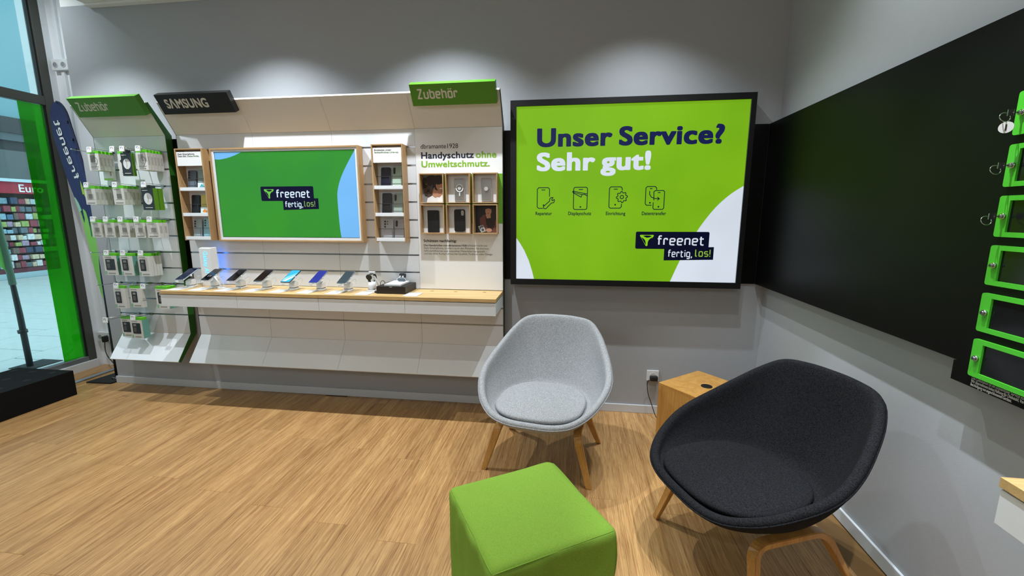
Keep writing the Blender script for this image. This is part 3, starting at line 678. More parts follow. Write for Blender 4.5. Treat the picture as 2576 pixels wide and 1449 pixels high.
skin = mat('print_skin', '#b07e62', .5, var=.08); skin2 = mat('print_skin_light', '#b98a70', .5, var=.06); hair = mat('print_hair', '#2a201b', .6, var=.3, scale=60); hair2 = mat('print_hair_tip', '#4d3c2e', .6, var=.3, scale=60)
shirt = mat('print_shirt', '#e4e6e8', .6, var=.06, scale=40); dbg = mat('print_dark', '#191a1d', .5, var=.2); brown = mat('print_brown', '#6b4038', .6, var=.2)
def photo_a(t, xc, zb, y):
    p = B(t, 'photo_print', xc - .079, xc + .079, y - .0012, y, zb + .001, zb + .189, mat('print_grey', '#7b7d80', .5, var=.15, scale=8))
    cl = lambda q: [(min(max(a, xc - .078), xc + .078), min(max(b, zb + .002), zb + .188)) for a, b in q]
    L = [(oval(xc - .012, zb + .122, .068, .066), hair), (oval(xc - .036, zb + .078, .036, .040), hair2), (cl([(xc - .052, zb + .002), (xc - .045, zb + .030), (xc - .01, zb + .048), (xc + .045, zb + .052), (xc + .078, zb + .085), (xc + .078, zb + .002)]), shirt),
         (cl([(xc + .012, zb + .048), (xc + .03, zb + .085), (xc + .06, zb + .08), (xc + .066, zb + .056), (xc + .04, zb + .034)]), skin), (cl(oval(xc + .048, zb + .122, .030, .042)), skin),
         (oval(xc + .036, zb + .155, .042, .030), hair), (oval(xc + .014, zb + .062, .022, .026), skin2), ([(xc - .008, zb + .06), (xc + .004, zb + .105), (xc + .010, zb + .103), (xc + .0, zb + .058)], skin2)]
    for i, (q, m) in enumerate(L): plate(p, 'picture_shape', cl(q), y - .0012 - i * .0003, .0003, m)
    plate(p, 'picture_shape', [(xc - .022, zb + .095), (xc - .010, zb + .125), (xc - .002, zb + .122), (xc - .012, zb + .088)], y - .0039, .0003, mat('print_phone', '#3d4750', .4))
    for q in (oval(xc + .040, zb + .132, .006, .0022), oval(xc + .062, zb + .134, .005, .002)): plate(p, 'picture_shape', q, y - .0039, .0003, hair)
    plate(p, 'picture_shape', oval(xc + .054, zb + .098, .010, .0035), y - .0039, .0003, shirt)
    for k in range(4): plate(p, 'picture_shape', [(xc - .006 + k * .008, zb + .066 + k * .001), (xc + .000 + k * .007, zb + .098 - k * .004), (xc + .006 + k * .007, zb + .096 - k * .004), (xc + .001 + k * .008, zb + .062)], y - .0042, .0003, skin2 if k % 2 else skin)
    for k in range(9): plate(p, 'picture_shape', cl(oval(xc - .055 + .012 * (k % 3) - .004 * k, zb + .06 + .013 * k, .012, .010, 12)), y - .0042, .0003, hair2 if k % 2 else hair)
    plate(p, 'picture_shape', oval(xc + .054, zb + .116, .004, .006, 10), y - .0042, .0003, skin2)
def photo_b(t, xc, zb, y):
    p = B(t, 'photo_print', xc - .079, xc + .079, y - .0012, y, zb + .001, zb + .189, dbg)
    cl = lambda q: [(min(max(a, xc - .078), xc + .078), min(max(b, zb + .002), zb + .188)) for a, b in q]
    L = [([(xc - .045, zb + .05), (xc - .048, zb + .1), (xc - .02, zb + .125), (xc + .05, zb + .125), (xc + .078, zb + .07), (xc + .078, zb + .002), (xc + .01, zb + .002)], brown),
         (oval(xc + .030, zb + .11, .036, .095), hair), (oval(xc + .015, zb + .155, .022, .036), skin2), ([(xc - .006, zb + .128), (xc + .03, zb + .128), (xc + .032, zb + .105), (xc + .004, zb + .1)], skin2),
         (oval(xc + .012, zb + .190, .034, .016), hair), ([(xc - .01, zb + .164), (xc - .008, zb + .178), (xc + .034, zb + .178), (xc + .036, zb + .164), (xc + .016, zb + .170)], M['dark']), (oval(xc + .014, zb + .136, .008, .0028), mat('print_lip', '#8a3f3a', .5)),
         (oval(xc + .018, zb + .018, .022, .014), skin2)]
    for i, (q, m) in enumerate(L): plate(p, 'picture_shape', cl(q), y - .0012 - i * .0003, .0003, m)
    for w_, c in ((1.0, M['card']), (.86, mat('print_case', '#4a4d55', .4))):
        q = [(xc - .058, zb + .045), (xc - .024, zb + .056), (xc - .004, zb + .010), (xc - .038, zb + .001)]; mx_, mz_ = xc - .031, zb + .028
        plate(p, 'picture_shape', cl([(mx_ + (a - mx_) * w_, mz_ + (b - mz_) * w_) for a, b in q]), y - .0039 - (1 - w_) * .003, .0003, c)
    link('picture_shape', lines_mesh([oval(0, 0, .013, .013) + [(.013, 0)]], .004, 0), M['card'], p, (xc - .026, y - .0049, zb + .021))
clearc = glassmat('clear_plastic', (.965, .965, .96, 1), 0, .8)
def case_outline(wd, ht, r): return [(a, b) for a, b in rrect(-wd / 2, wd / 2, 0, ht, r)] + [(wd / 2, ht - r)]
def clear_case(t, xc, zb, y, ring):
    c = link('clear_case', bm_mesh(_rbox(.076, .010, .158, .012), 'clear_case'), clearc, t, (xc + .004, y - .010, zb + .086))
    link('case_rim', lines_mesh([case_outline(.074, .156, .011)], .0022, 0), mat('clear_rim', '#b5b3ad', .3), t, (xc + .004, y - .0158, zb + .009))
    if ring:
        link('magnet_ring', lines_mesh([oval(0, 0, .024, .024, 36) + [(.024, 0)]], .007, 0), M['white'], t, (xc + .004, y - .0162, zb + .098))
        link('magnet_disc', cyl_mesh(.012, .004, 24, axis='y'), mat('grey_disc', '#c9c6bf', .5), t, (xc + .004, y - .0166, zb + .098))
        B(t, 'magnet_bar', xc + .0, xc + .008, y - .0166, y - .0158, zb + .045, zb + .068, M['white'])
    else: link('magnet_disc', cyl_mesh(.014, .008, 24, axis='y'), mat('beige_disc', '#b9b4aa', .45), t, (xc + .004, y - .018, zb + .092))
def black_case(t, xc, zb, y, wallet):
    if wallet:
        link('wallet_case', bm_mesh(_rbox(.080, .016, .155, .006), 'wallet_case'), M['black'], t, (xc - .006, y - .010, zb + .080))
        B(t, 'spine', xc + .034, xc + .038, y - .018, y - .002, zb + .006, zb + .152, mat('leather_edge', '#1c1c1c', .5), .001)
    else:
        link('phone_case', bm_mesh(_rbox(.078, .012, .156, .014), 'phone_case'), M['black'], t, (xc + .0, y - .010, zb + .086))
        plate(t, 'camera_cutout', rrect(xc + .012, xc + .032, zb + .120, zb + .156, .009), y - .0162, .0006, mat('cutout_grey', '#a8a6a0', .5))
        link('magnet_mark', lines_mesh([oval(0, 0, .019, .019, 24) + [(.019, 0)], oval(0, 0, .007, .007, 16) + [(.007, 0)]], .0016, 0), mat('dark_mark', '#2c2c2e', .3), t, (xc, y - .0164, zb + .075))
BX = (-1.05, -.8615, -.671)
oak_box(BX[0], 1.5295, 'small oak box framing a photo of a person with curly dark hair and white top', photo_a)
oak_box(BX[1], 1.5295, 'small oak box holding a clear phone case with a white magnetic ring', lambda t, xc, zb, y: clear_case(t, xc, zb, y, True))
oak_box(BX[2], 1.5295, 'small oak box holding a clear phone case with a beige disc', lambda t, xc, zb, y: clear_case(t, xc, zb, y, False))
oak_box(BX[0], 1.3175, 'small oak box holding a black folding wallet case', lambda t, xc, zb, y: black_case(t, xc, zb, y, True))
oak_box(BX[1], 1.3175, 'small oak box holding a black phone case with camera cut-out', lambda t, xc, zb, y: black_case(t, xc, zb, y, False))
oak_box(BX[2], 1.3175, 'small oak box framing a dark photo of a person in sunglasses holding a phone', photo_b)

# ------------------------------------------------------------------ counter
CY, CZ = 2.71, .907
wt = thing('worktop', (-1.71, YP - .02, .8835), 'long oak worktop of the phone counter on the display wall', 'worktop')
for a, b in zip(SE[:-1], SE[1:]):
    a2 = max(a, -2.948)
    B(wt, 'worktop_panel', a2 + .0006, b - .0006, CY, YP - .003, .8835, CZ, M['oak'], .0008)
for x in (-.975, -.80, -.59): link('cable_cap', cyl_mesh(.013, .002, 18), mat('oak_cap', '#9d8252', .5), wt, (x, 2.955, CZ + .0005))
for i, (a, b) in enumerate(zip(SE[:-1], SE[1:])):
    a2 = max(a, -2.945)
    lab = ('white drawer box at the left end of the counter, next to the accessories', 'white drawer box second from the left under the worktop', 'white drawer box third from the left under the worktop', 'white drawer box at the right end of the counter by the grey armchair')[i]
    d = thing('drawer_box', ((a2 + b) / 2, 2.87, .793), lab, 'drawer', 'drawer boxes under the oak worktop')
    B(d, 'drawer_front', a2 + .001, b - .001, CY + .003, CY + .019, .793, .8785, M['white'], .001)
    B(d, 'body', a2 + .003, b - .003, CY + .0195, YP - .004, .797, .8765, M['white'])
    B(d, 'shadow_gap_strip', a2 + .004, b - .004, CY + .02, YP - .01, .8768, .8833, M['rubber'])

# phones on stands
STAND_BM = None
def stand_mesh():
    bm = bmesh.new()
    prof = [(-.024, 0, .036), (-.020, .014, .034), (-.016, .030, .030), (-.012, .046, .026)]
    return prof
def phone_stand(x, label, plabel, scr_m, body_m, lit=0, y=2.885):
    g = 'white phone stands along the counter'
    s = thing('phone_stand', (x, y, CZ + .0003), label, 'phone stand', g, rot=(0, 0, 0))
    # foot, slanted column, cradle with clips
    def wedge(name, pts, hw, m, bev=.003):
        n = len(pts); bm = bmesh.new(); a = [bm.verts.new((-hw, p[0], p[1])) for p in pts]; b = [bm.verts.new((hw, p[0], p[1])) for p in pts]
        bm.faces.new(a); bm.faces.new(list(reversed(b)))
        for i in range(n): bm.faces.new([a[i], b[i], b[(i + 1) % n], a[(i + 1) % n]])
        bmesh.ops.recalc_face_normals(bm, faces=bm.faces)
        if bev: bmesh.ops.bevel(bm, geom=list(bm.edges), offset=bev, segments=2, affect='EDGES')
        return link(name, bm_mesh(bm, name), m, s, (0, 0, 0))
    wedge('foot', [(-.030, 0), (.034, 0), (.028, .014), (-.026, .014)], .027, M['plastic'])
    B(s, 'foot_gap', -.0225, .0225, -.022, .024, .0142, .017, M['dark'])
    wedge('column', [(-.026, .0172), (.022, .0172), (.030, .052), (.010, .064), (-.024, .050)], .023, M['plastic'])
    th = math.radians(25)
    tilt = (-(PI / 2 - th), 0, 0)           # long side runs back and up
    # the phone itself rests in the cradle
    base = Vector((x, y - .092, CZ + .058)); u = Vector((0, math.cos(th), math.sin(th))); nrm = Vector((0, -math.sin(th), math.cos(th)))
    p = thing('smartphone', tuple(base + u * .080 + nrm * .010), plabel, 'phone', 'phones on stands along the counter', rot=tilt)
    ht, wd = .160, .074
    link('body', bm_mesh(_rbox(wd, .008, ht, .009), 'phone_body'), body_m, p, (0, 0, 0))
    plate(p, 'display', rrect(-wd / 2 + .003, wd / 2 - .003, -ht / 2 + .003, ht / 2 - .003, .007), -.0040, .0003, scr_m)
    # cradle: three clips gripping the phone
    for sx in (-1, 1):
        c = base + u * .072 + Vector((sx * (wd / 2 + .0036), 0, 0)) + nrm * .008 - Vector((x, y, CZ + .0003))
        o = link('clip', bm_mesh(box_bm(.006, .012, .016, .0025), 'clip'), M['plastic'], s, c)
    c = base - u * .0105 + nrm * .006 - Vector((x, y, CZ + .0003)); link('clip', bm_mesh(box_bm(.020, .007, .014, .003), 'clip'), M['plastic'], s, c - Vector((.01, 0, 0)))
    a0 = base + u * .055 + nrm * .0022 - Vector((x, y, CZ + .0003)); q = link('cradle_plate', bm_mesh(box_bm(.050, .006, .070, .002), 'cradle_plate'), M['plastic'], s, a0, tilt)
    tube(s, 'cable', [tuple(v) for v in crom([(.012, .034, .066), (.022, .058, .078), (.026, .070, .062), (.018, .066, .036), (.006, .04, .012)], 5)], .0015, M['plastic'], 6)
    return s, p
blk = mat('display_off', '#0a0c12', .08, var=.1); dnavy = mat('display_dark_blue', '#131c33', .08, var=.1); dgrey = mat('phone_frame_dark', '#2a2c30', .3); sil = mat('phone_frame_silver', '#a5abb4', .25, .6)
dispb = lightmat('display_blue_lit', '#2f3fae', .42); dispg = lightmat('display_slate_lit', '#44565f', .42); disps = lightmat('display_sky_lit', '#35b6de', .8)
PX = [-2.853, -2.643, -2.435, -2.220, -2.005, -1.790, -1.578]
info = [('leftmost', 'phone with a dark navy display, leftmost on the counter', dnavy, sil), ('second', 'phone with a black display in front of the white block with lit letters', blk, sil), ('third', 'phone with a black display third from the left on the counter', blk, sil),
        ('fourth', 'phone with a black display just left of the bright sky blue one', blk, sil), ('fifth', 'phone with a bright sky blue picture on its display', disps, dgrey), ('sixth', 'phone with a deep blue display on the counter', dispb, sil), ('seventh', 'phone with a slate grey display next to the smart watch', dispg, sil)]
for x, (w_, pl, sm_, bm_) in zip(PX, info):
    s, p = phone_stand(x, 'white phone stand, %s from the left along the counter' % w_ if w_ != 'leftmost' else 'leftmost white phone stand on the counter', pl, sm_, bm_)
    if w_ == 'fifth':
        plate(p, 'wallpaper_swirl', [(-.030, -.066), (.0, -.068), (.030, -.02), (.031, .02), (.012, -.01), (-.012, -.04)], -.0043, .0002, lightmat('display_swirl', '#d9f0e4', .8))
        plate(p, 'wallpaper_swirl', [(-.032, -.055), (-.012, -.032), (.012, .0), (.031, .032), (.031, .045), (.005, .015), (-.02, -.01), (-.032, -.03)], -.0043, .0002, lightmat('display_swirl2', '#8fdcf2', .8))
    if w_ in ('second',):
        for k in range(2): plate(p, 'display_mark', rrect(-.014 + k * .016, -.008 + k * .016, -.03, -.012, .001), -.0043, .0002, mat('display_grey_mark', '#7d8288', .4))
# white stylus loop beside the second phone
t = thing('stylus_stand', (-2.574, 2.86, CZ + .0004), 'thin white stylus holder beside the second phone', 'stylus holder')
link('foot', cyl_mesh(.026, .006, 22), M['plastic'], t, (-2.574, 2.86, CZ + .0035))
tube(t, 'rod', [(-2.574, 2.862, CZ + .006), (-2.588, 2.85, CZ + .05), (-2.606, 2.84, CZ + .092)], [.005, .005, .0065], M['plastic'], 8)
tube(t, 'cable', [tuple(v) for v in crom([(-2.604, 2.842, CZ + .09), (-2.586, 2.86, CZ + .085), (-2.568, 2.868, CZ + .05), (-2.562, 2.872, CZ + .006)], 5)], .002, M['plastic'], 6)
# price cards lying along the front edge
for i, x in enumerate([-2.868, -2.692, -2.487, -2.272, -2.060, -1.848, -1.632, -1.412, -1.062]):
    nm = ('leftmost phone', 'second phone', 'third phone', 'fourth phone', 'sky blue phone', 'deep blue phone', 'slate grey phone', 'smart watch', 'black box, at its right')[i]
    t = thing('price_card', (x, 2.80, CZ + .0004), 'white price card lying on the counter in front of the ' + nm, 'card', 'price cards on the counter', rot=(0, 0, 0))
    B(t, 'card', -.050, .050, -.068, .070, 0, .003, M['plastic'], .0008)
    B(t, 'print_bar', -.042, .042, .050, .060, .003, .0033, M['gprint'])
    for k in range(4): B(t, 'print_line', -.040, .012 + .008 * (k % 2), .012 - k * .016, .017 - k * .016, .003, .0032, mat('pale_print', '#b9bccb', .6))
# lit block
t = thing('light_block', (-2.745, 2.955, CZ + .0004), 'white block with blue lit vertical lettering, standing behind the second phone', 'display block', rot=(0, 0, 0))
bmx = bmesh.new(); o_ = [(-.052, -.024), (.046, -.024), (.060, .024), (-.052, .024)]; n_ = 4
a = [bmx.verts.new((p[0], p[1], 0)) for p in o_]; b = [bmx.verts.new((p[0], p[1], .292 if p[1] < 0 else .300)) for p in o_]
bmx.faces.new(list(reversed(a))); bmx.faces.new(b)
for i in range(4): bmx.faces.new([a[i], a[(i + 1) % 4], b[(i + 1) % 4], b[i]])
bmesh.ops.recalc_face_normals(bmx, faces=bmx.faces); bmesh.ops.bevel(bmx, geom=list(bmx.edges), offset=.002, segments=2, affect='EDGES')
link('block', bm_mesh(bmx, 'block'), M['plastic'], t, (0, 0, 0))
glow = lightmat('galaxy_letters', '#58b4ff', 2.2)
me = text_mesh('Galaxy AI', 1.0, .015)
xs = [v.co.x for v in me.vertices]; a0, b0 = min(xs), max(xs); k = .165 / (b0 - a0)
for v in me.vertices: v.co = Vector((v.co.y * k * 1.15, -v.co.z, -(v.co.x - a0) * k))
link('lettering', me, glow, t, (-.016, -.0244, .268))
plate(t, 'sparkle', [(-.008, .082), (-.004, .088), (-.002, .098), (.001, .088), (.010, .082), (.001, .077), (-.002, .068), (-.004, .077)], -.0242, .0004, lightmat('galaxy_star', '#3b6ef0', 2.0))
B(t, 'rear_light_strip', .030, .052, .0242, .0262, .02, .28, lightmat('block_rear_led', '#4a86ff', 6.0))
# watch on its stand
t = thing('smart_watch', (-1.405, 2.905, CZ + .0004), 'black smart watch with a round face on a white stand', 'watch', rot=(0, 0, 0))
link('stand_foot', bm_mesh(box_bm(.062, .058, .012, .003), 'foot'), M['plastic'], t, (0, 0, .006)); B(t, 'foot_gap', -.026, .026, -.024, .024, .0122, .0145, M['dark'])
link('stand_column', cyl_mesh(.027, .052, 20, .026), M['plastic'], t, (0, 0, .041))
link('stand_arm', bm_mesh(box_bm(.016, .010, .10, .003), 'arm'), M['plastic'], t, (.030, .018, .062), (math.radians(12), math.radians(-22), 0))
B(t, 'stand_head', -.026, .020, .004, .022, .122, .140, M['plastic'], .003)
link('watch_face', cyl_mesh(.0215, .011, 28, axis='y'), M['black'], t, (-.012, -.020, .102), (math.radians(18), 0, math.radians(-12)))
link('bezel', lines_mesh([oval(0, 0, .0195, .0195, 28) + [(.0195, 0)]], .003, .0058), mat('watch_bezel', '#232427', .2, .5), t, (-.012, -.0205, .102), (math.radians(18), 0, math.radians(-12)))
band = [(-.004, -.012, .120), (.004, .006, .128), (.014, .022, .110), (.016, .022, .080), (.010, .008, .058), (.0, -.008, .056), (-.010, -.016, .070), (-.012, -.018, .084)]
bmw = bmesh.new(); pts = crom(band, 4); w2 = .010; prev = None
for i, p in enumerate(pts):
    d = (pts[min(i + 1, len(pts) - 1)] - pts[max(i - 1, 0)]).normalized(); sd = Vector((1, 0, 0)); nn = d.cross(sd).normalized() * .0013
    ring = [bmw.verts.new(p + sd * w2 + nn), bmw.verts.new(p - sd * w2 + nn), bmw.verts.new(p - sd * w2 - nn), bmw.verts.new(p + sd * w2 - nn)]
    if prev:
        for j in range(4): bmw.faces.new([prev[j], prev[(j + 1) % 4], ring[(j + 1) % 4], ring[j]])
    else: bmw.faces.new(ring)
    prev = ring
bmw.faces.new(list(reversed(prev)))
link('strap', bm_mesh(bmw, 'strap', True), mat('watch_strap', '#1d1e20', .55), t, (0, 0, 0))
# black box with earbuds
t = thing('plinth_box', (-1.222, 2.912, CZ + .0004), 'low square black box on the counter under the earbuds', 'box')
B(t, 'box', -1.327, -1.117, 2.805, 3.018, CZ + .0004, CZ + .052, mat('box_black', '#17130f', .45, var=.1), .001)
B(t, 'badge', -1.232, -1.212, 2.8044, 2.8049, CZ + .047, CZ + .0495, M['plastic'])
tube(t, 'cable', [tuple(v) for v in crom([(-1.30, 2.90, CZ + .052), (-1.308, 2.885, CZ + .078), (-1.322, 2.872, CZ + .074), (-1.331, 2.868, CZ + .03), (-1.338, 2.85, CZ + .004)], 5)], .0022, M['rubber'], 6)
link('plug', bm_mesh(box_bm(.026, .018, .012, .004), 'plug'), M['rubber'], t, (-1.342, 2.836, CZ + .0068))
t = thing('earbuds', (-1.218, 2.92, CZ + .053), 'pair of white earbuds in an open grey charging case on a white plate', 'earbuds', rot=(0, 0, 0))
B(t, 'plate', -.060, .060, -.095, .085, 0, .012, M['plastic'], .001)
B(t, 'print_line', -.036, .036, -.03, -.024, .012, .0123, mat('pale_print', '#b9bccb', .6)); B(t, 'print_line', -.030, .020, -.05, -.046, .012, .0123, mat('pale_print', '#b9bccb', .6))
cs = mat('case_slate', '#5a6570', .3, var=.03)
link('case', bm_mesh(_rbox(.050, .030, .026, .009), 'case'), cs, t, (.012, .050, .026)); link('case_lid', bm_mesh(_rbox(.050, .012, .034, .010), 'case_lid'), mat('case_dark', '#20242a', .3), t, (.014, .064, .052), (math.radians(-12), 0, 0))
for sx in (-.009, .012):
    link('earbud', bm_mesh(_rbox(.011, .011, .012, .004), 'earbud'), M['plastic'], t, (.010 + sx, .048, .046))
    tube(t, 'cable', [tuple(v) for v in crom([(.010 + sx, .046, .044), (.010 + sx * 3.0, .034, .030), (.010 + sx * 3.6, .028, .012)], 5)], .0013, M['plastic'], 6)

# ------------------------------------------------------------------ hooks and hanging packs on the narrow wall
def hook(x, z, yt, label, tagged=True, rise=.012):
    h = thing('display_hook', (x, YP - .001, z), label, 'hook', 'metal hooks on the narrow display wall')
    B(h, 'back_clip', x - .014, x + .014, YP - .006, YP - .001, z - .010, z + .012, M['steel'], .001)
    tube(h, 'rod', [(x, YP - .006, z), (x, yt + .02, z + .002), (x, yt + .004, z + .006), (x, yt, z + rise)], .0024, M['steel'], 8)
    if tagged:
        tube(h, 'tag_arm', [(x, YP - .006, z + .010), (x, yt, z + .016)], .0018, M['steel'], 6)
        c = link('price_tag', bm_mesh(box_bm(.040, .008, .040, .0015), 'price_tag'), M['plastic'], h, (x, yt - .006, z + .004), (math.radians(-8), 0, 0))
        link('print', lines_mesh([[(math.cos(q / 8 * 5.2 - 1.2) * .009, math.sin(q / 8 * 5.2 - 1.2) * .008 + .004) for q in range(9)], [(-.013, .012), (-.004, .009)]], .003, 0), mat('tag_ink', '#4a4a5c', .6), c, (0, -.0043, 0))
    else: link('end_cap', bm_mesh(box_bm(.009, .006, .009, .002), 'end_cap'), M['steel'], h, (x, yt, z + rise))
    return h
PACKC = {}
def pack(x, zt, yf, wd, ht, th, style, label, group, depth_index=0):
    teal = style == 'caset'; style = 'case' if teal else style
    """one carded pack hanging from a hook; zt = hook height, yf = front face"""
    p = thing('accessory_pack', (x, yf + th, zt - .012 - ht), label, 'accessory', group)
    z1 = zt - .022; z0 = z1 - ht
    face = {'cable': M['card'], 'charger': M['card'], 'case': M['card'], 'black': M['bcard'], 'cord': M['card'], 'mount': M['card'], 'strip': M['white']}[style]
    B(p, 'carton', x - wd / 2, x + wd / 2, yf + .0012, yf + th, z0, z1, M['gcard'] if style == 'black' else (M['teal'] if teal else M['card']), .0006)
    f = B(p, 'front_card', x - wd / 2, x + wd / 2, yf, yf + .0011, z0, z1, face)
    if style != 'black': B(p, 'hang_tab', x - wd / 2, x + wd / 2, yf + .002, yf + th * .8, z1 + .0003, z1 + .020, M['lime'], .001)
    else: B(p, 'hang_tab', x - wd * .25, x + wd * .25, yf + .002, yf + .006, z1 + .0003, z1 + .020, M['bcard'], .001)
    if style in ('cable', 'cord', 'charger'):
        B(p, 'side_print', x + wd / 2, x + wd / 2 + .0003, yf + th * .2, yf + th * .75, z0 + ht * .30, z0 + ht * .78, mat('side_print_grey', '#b0afa8', .6))
    if depth_index > 0: return p
    yq = yf - .0001
    if style in ('cable', 'cord'):
        B(f, 'print_panel', x - wd * .30, x + wd * .14, yq - .0003, yq, z0 + ht * .04, z1 - ht * .10, M['gprint'])
        link('print_ring', lines_mesh([oval(0, 0, wd * .24, wd * .24, 20, -40, 300), [(wd * .2, -wd * .16), (wd * .02, -wd * .48)]], .004, 0), mat('print_ring_grey', '#63635f', .5), f, (x + wd * .1, yq - .0006, z0 + ht * .58))
        B(f, 'print_line', x - wd * .34, x + wd * .36, yq - .0004, yq, z0 + ht * .20, z0 + ht * .225, mat('pack_ink', '#55554f', .6)); link('print_dot', cyl_mesh(.004, .0005, 12, axis='y'), M['dark'], f, (x + wd * .22, yq - .0004, z0 + ht * .09))
    elif style == 'charger':
        B(f, 'print_panel', x - wd * .18, x + wd * .26, yq - .0003, yq, z0 + ht * .36, z0 + ht * .66, M['gprint'])
        B(f, 'print_line', x - wd * .40, x + wd * .1, yq - .0003, yq, z1 - ht * .09, z1 - ht * .065, mat('pack_ink', '#55554f', .6)); B(f, 'print_line', x - wd * .36, x + wd * .34, yq - .0003, yq, z0 + ht * .07, z0 + ht * .11, mat('pack_ink', '#55554f', .6))
        B(f, 'print_line', x - wd * .30, x + wd * .36, yq - .0003, yq, z0 + ht * .30, z0 + ht * .315, mat('pack_ink', '#55554f', .6))
    elif style == 'case':
        plate(f, 'print_phone', rrect(x - wd * .36, x + wd * (.10 if ht > .151 else .34), z0 + ht * .26, z0 + ht * .84, .006), yq, .0004, M['dark'])
        for k_ in range(3): B(f, 'print_line', x - wd * .25, x - wd * .02, yq - .0006, yq - .0004, z0 + ht * (.68 + .04 * k_), z0 + ht * (.695 + .04 * k_), M['card'])
        B(f, 'print_line', x - wd * .38, x + wd * .1, yq - .0003, yq, z1 - ht * .08, z1 - ht * .06, mat('pack_ink', '#55554f', .6))
        plate(f, 'print_phone_window', rrect(x - wd * .26, x - wd * .04, z0 + ht * .36, z0 + ht * .60, .003), yq - .0004, .0003, mat('pack_tint', '#5d5148', .4))
        B(f, 'print_line', x - wd * .25, x + wd * .30, yq - .0003, yq, z0 + ht * .06, z0 + ht * .12, M['gprint']); B(f, 'print_corner', x - wd * .49, x - wd * .34, yq - .0003, yq, z0 + ht * .03, z0 + ht * .2, mat('pack_teal', '#7fb08f', .5))
    elif style == 'black':
        plate(f, 'print_disc', oval(x + wd * .02, z0 + ht * .52, wd * .36, wd * .44), yq, .0004, mat('print_disc_white', '#d5d6d4', .5, var=.08))
        link('print_stroke', lines_mesh([[(-.006, .026), (.002, 0), (-.004, -.026)]], .004, 0), M['gprint'], f, (x + wd * .02, yq - .0006, z0 + ht * .52))
        fit_text(f, 'Powerkabel', x - wd * .42, x + wd * .1, z1 - ht * .10, yq, M['card'], height=.006) if False else B(f, 'print_line', x - wd * .42, x + wd * .06, yq - .0003, yq, z1 - ht * .11, z1 - ht * .085, M['card'])
        B(f, 'print_line', x - wd * .30, x + wd * .32, yq - .0003, yq, z0 + ht * .10, z0 + ht * .125, M['card'])
    elif style == 'mount':
        plate(f, 'print_mount', [(x - wd * .3, z0 + ht * .66), (x + wd * .05, z0 + ht * .80), (x + wd * .30, z0 + ht * .72), (x + wd * .44, z0 + ht * .45), (x + wd * .40, z0 + ht * .30), (x - wd * .05, z0 + ht * .50)], yq, .0004, M['dark'])
        B(f, 'print_line', x - wd * .2, x + wd * .2, yq - .0003, yq, z0 + ht * .09, z0 + ht * .13, M['gprint'])
    elif style == 'strip':
        B(f, 'print_band', x - wd * .5, x + wd * .5, yq - .0003, yq, z0, z0 + ht * .2, mat('lime_band', '#9fd84a', .5)); B(f, 'print_mark', x + wd * .2, x + wd * .34, yq - .0003, yq, z0 + ht * .45, z0 + ht * .95, mat('pink_print', '#c98a92', .5))
    return p
ZR = [grooves[10], grooves[8], grooves[6], grooves[4], grooves[2], grooves[0]]
RN = ('top', 'second', 'third', 'fourth', 'fifth', 'lowest')
CN = ('first', 'second', 'third', 'fourth', 'fifth')
# row -> list of (x, pack width, height, thickness, count, style, hook tip y, tagged, what)
ROWS = [
 [(-3.545, .094, .122, .026, 4, 'cable', 2.88, True, 'white cable pack'), (-3.345, .07, .165, .02, 0, 'black', 2.875, True, ''), (-3.262, .085, .165, .014, 2, 'black', 2.875, True, 'black and green cable pack'), (-3.130, .094, .125, .024, 5, 'cord', 2.875, True, 'white cord pack')],
 [(-3.622, .092, .118, .030, 4, 'charger', 2.88, True, 'white charger pack'), (-3.375, .094, .118, .030, 4, 'charger', 2.88, True, 'white adapter pack'), (-3.135, .098, .160, .040, 2, 'black', 2.885, True, 'black card with a white disc and green side')],
 [(-3.612, .088, .112, .036, 2, 'charger', 2.88, True, 'white wall charger pack'), (-3.500, .092, .112, .036, 2, 'charger', 2.88, True, 'white wall charger pack'), (-3.372, .092, .112, .036, 2, 'charger', 2.88, True, 'white wall charger pack'), (-3.235, .088, .112, .036, 2, 'charger', 2.88, True, 'white wall charger pack'), (-3.122, .104, .112, .036, 2, 'charger', 2.88, True, 'white wall charger pack')],
 [(-3.540, .118, .150, .040, 2, 'caset', 2.88, True, 'white phone case pack'), (-3.395, .112, .152, .036, 2, 'caset', 2.88, True, 'white phone case pack'), (-3.245, .108, .155, .022, 4, 'case', 2.885, True, 'white phone case pack')],
 [(-3.500, .104, .160, .022, 1, 'case', 2.88, True, 'white phone case pack'), (-3.372, .108, .152, .030, 1, 'case', 2.895, False, 'white phone case pack'), (-3.250, .08, .1, .02, 0, 'case', 2.87, True, ''), (-3.135, .108, .155, .040, 2, 'caset', 2.89, False, 'white phone case pack')],
 [(-3.520, .098, .148, .030, 1, 'case', 2.78, True, 'white phone case pack'), (-3.398, .104, .150, .058, 1, 'caset', 2.885, True, 'white phone case pack with a teal side')],
]
for r, row in enumerate(ROWS):
    for c, (x, pw, ph, pt, n, st, yt, tg, what) in enumerate(row):
        z = ZR[r]
        hook(x, z, yt, 'metal hook in the %s row of accessories, %s from the left' % (RN[r], CN[c]), tg)
        for k in range(n):
            yf = (yt + .012 if yt > 2.8 else 2.925) + k * (pt + .0015)
            if yf + pt > YP - .008: break
            lab = '%s, %s row, %s hook, %s' % (what, RN[r], CN[c], ('foremost', 'second from front', 'third from front', 'fourth from front', 'rearmost')[k])
            pack(x, z, yf, pw, ph, pt, st, lab, 'packs hanging on the narrow display wall', k)
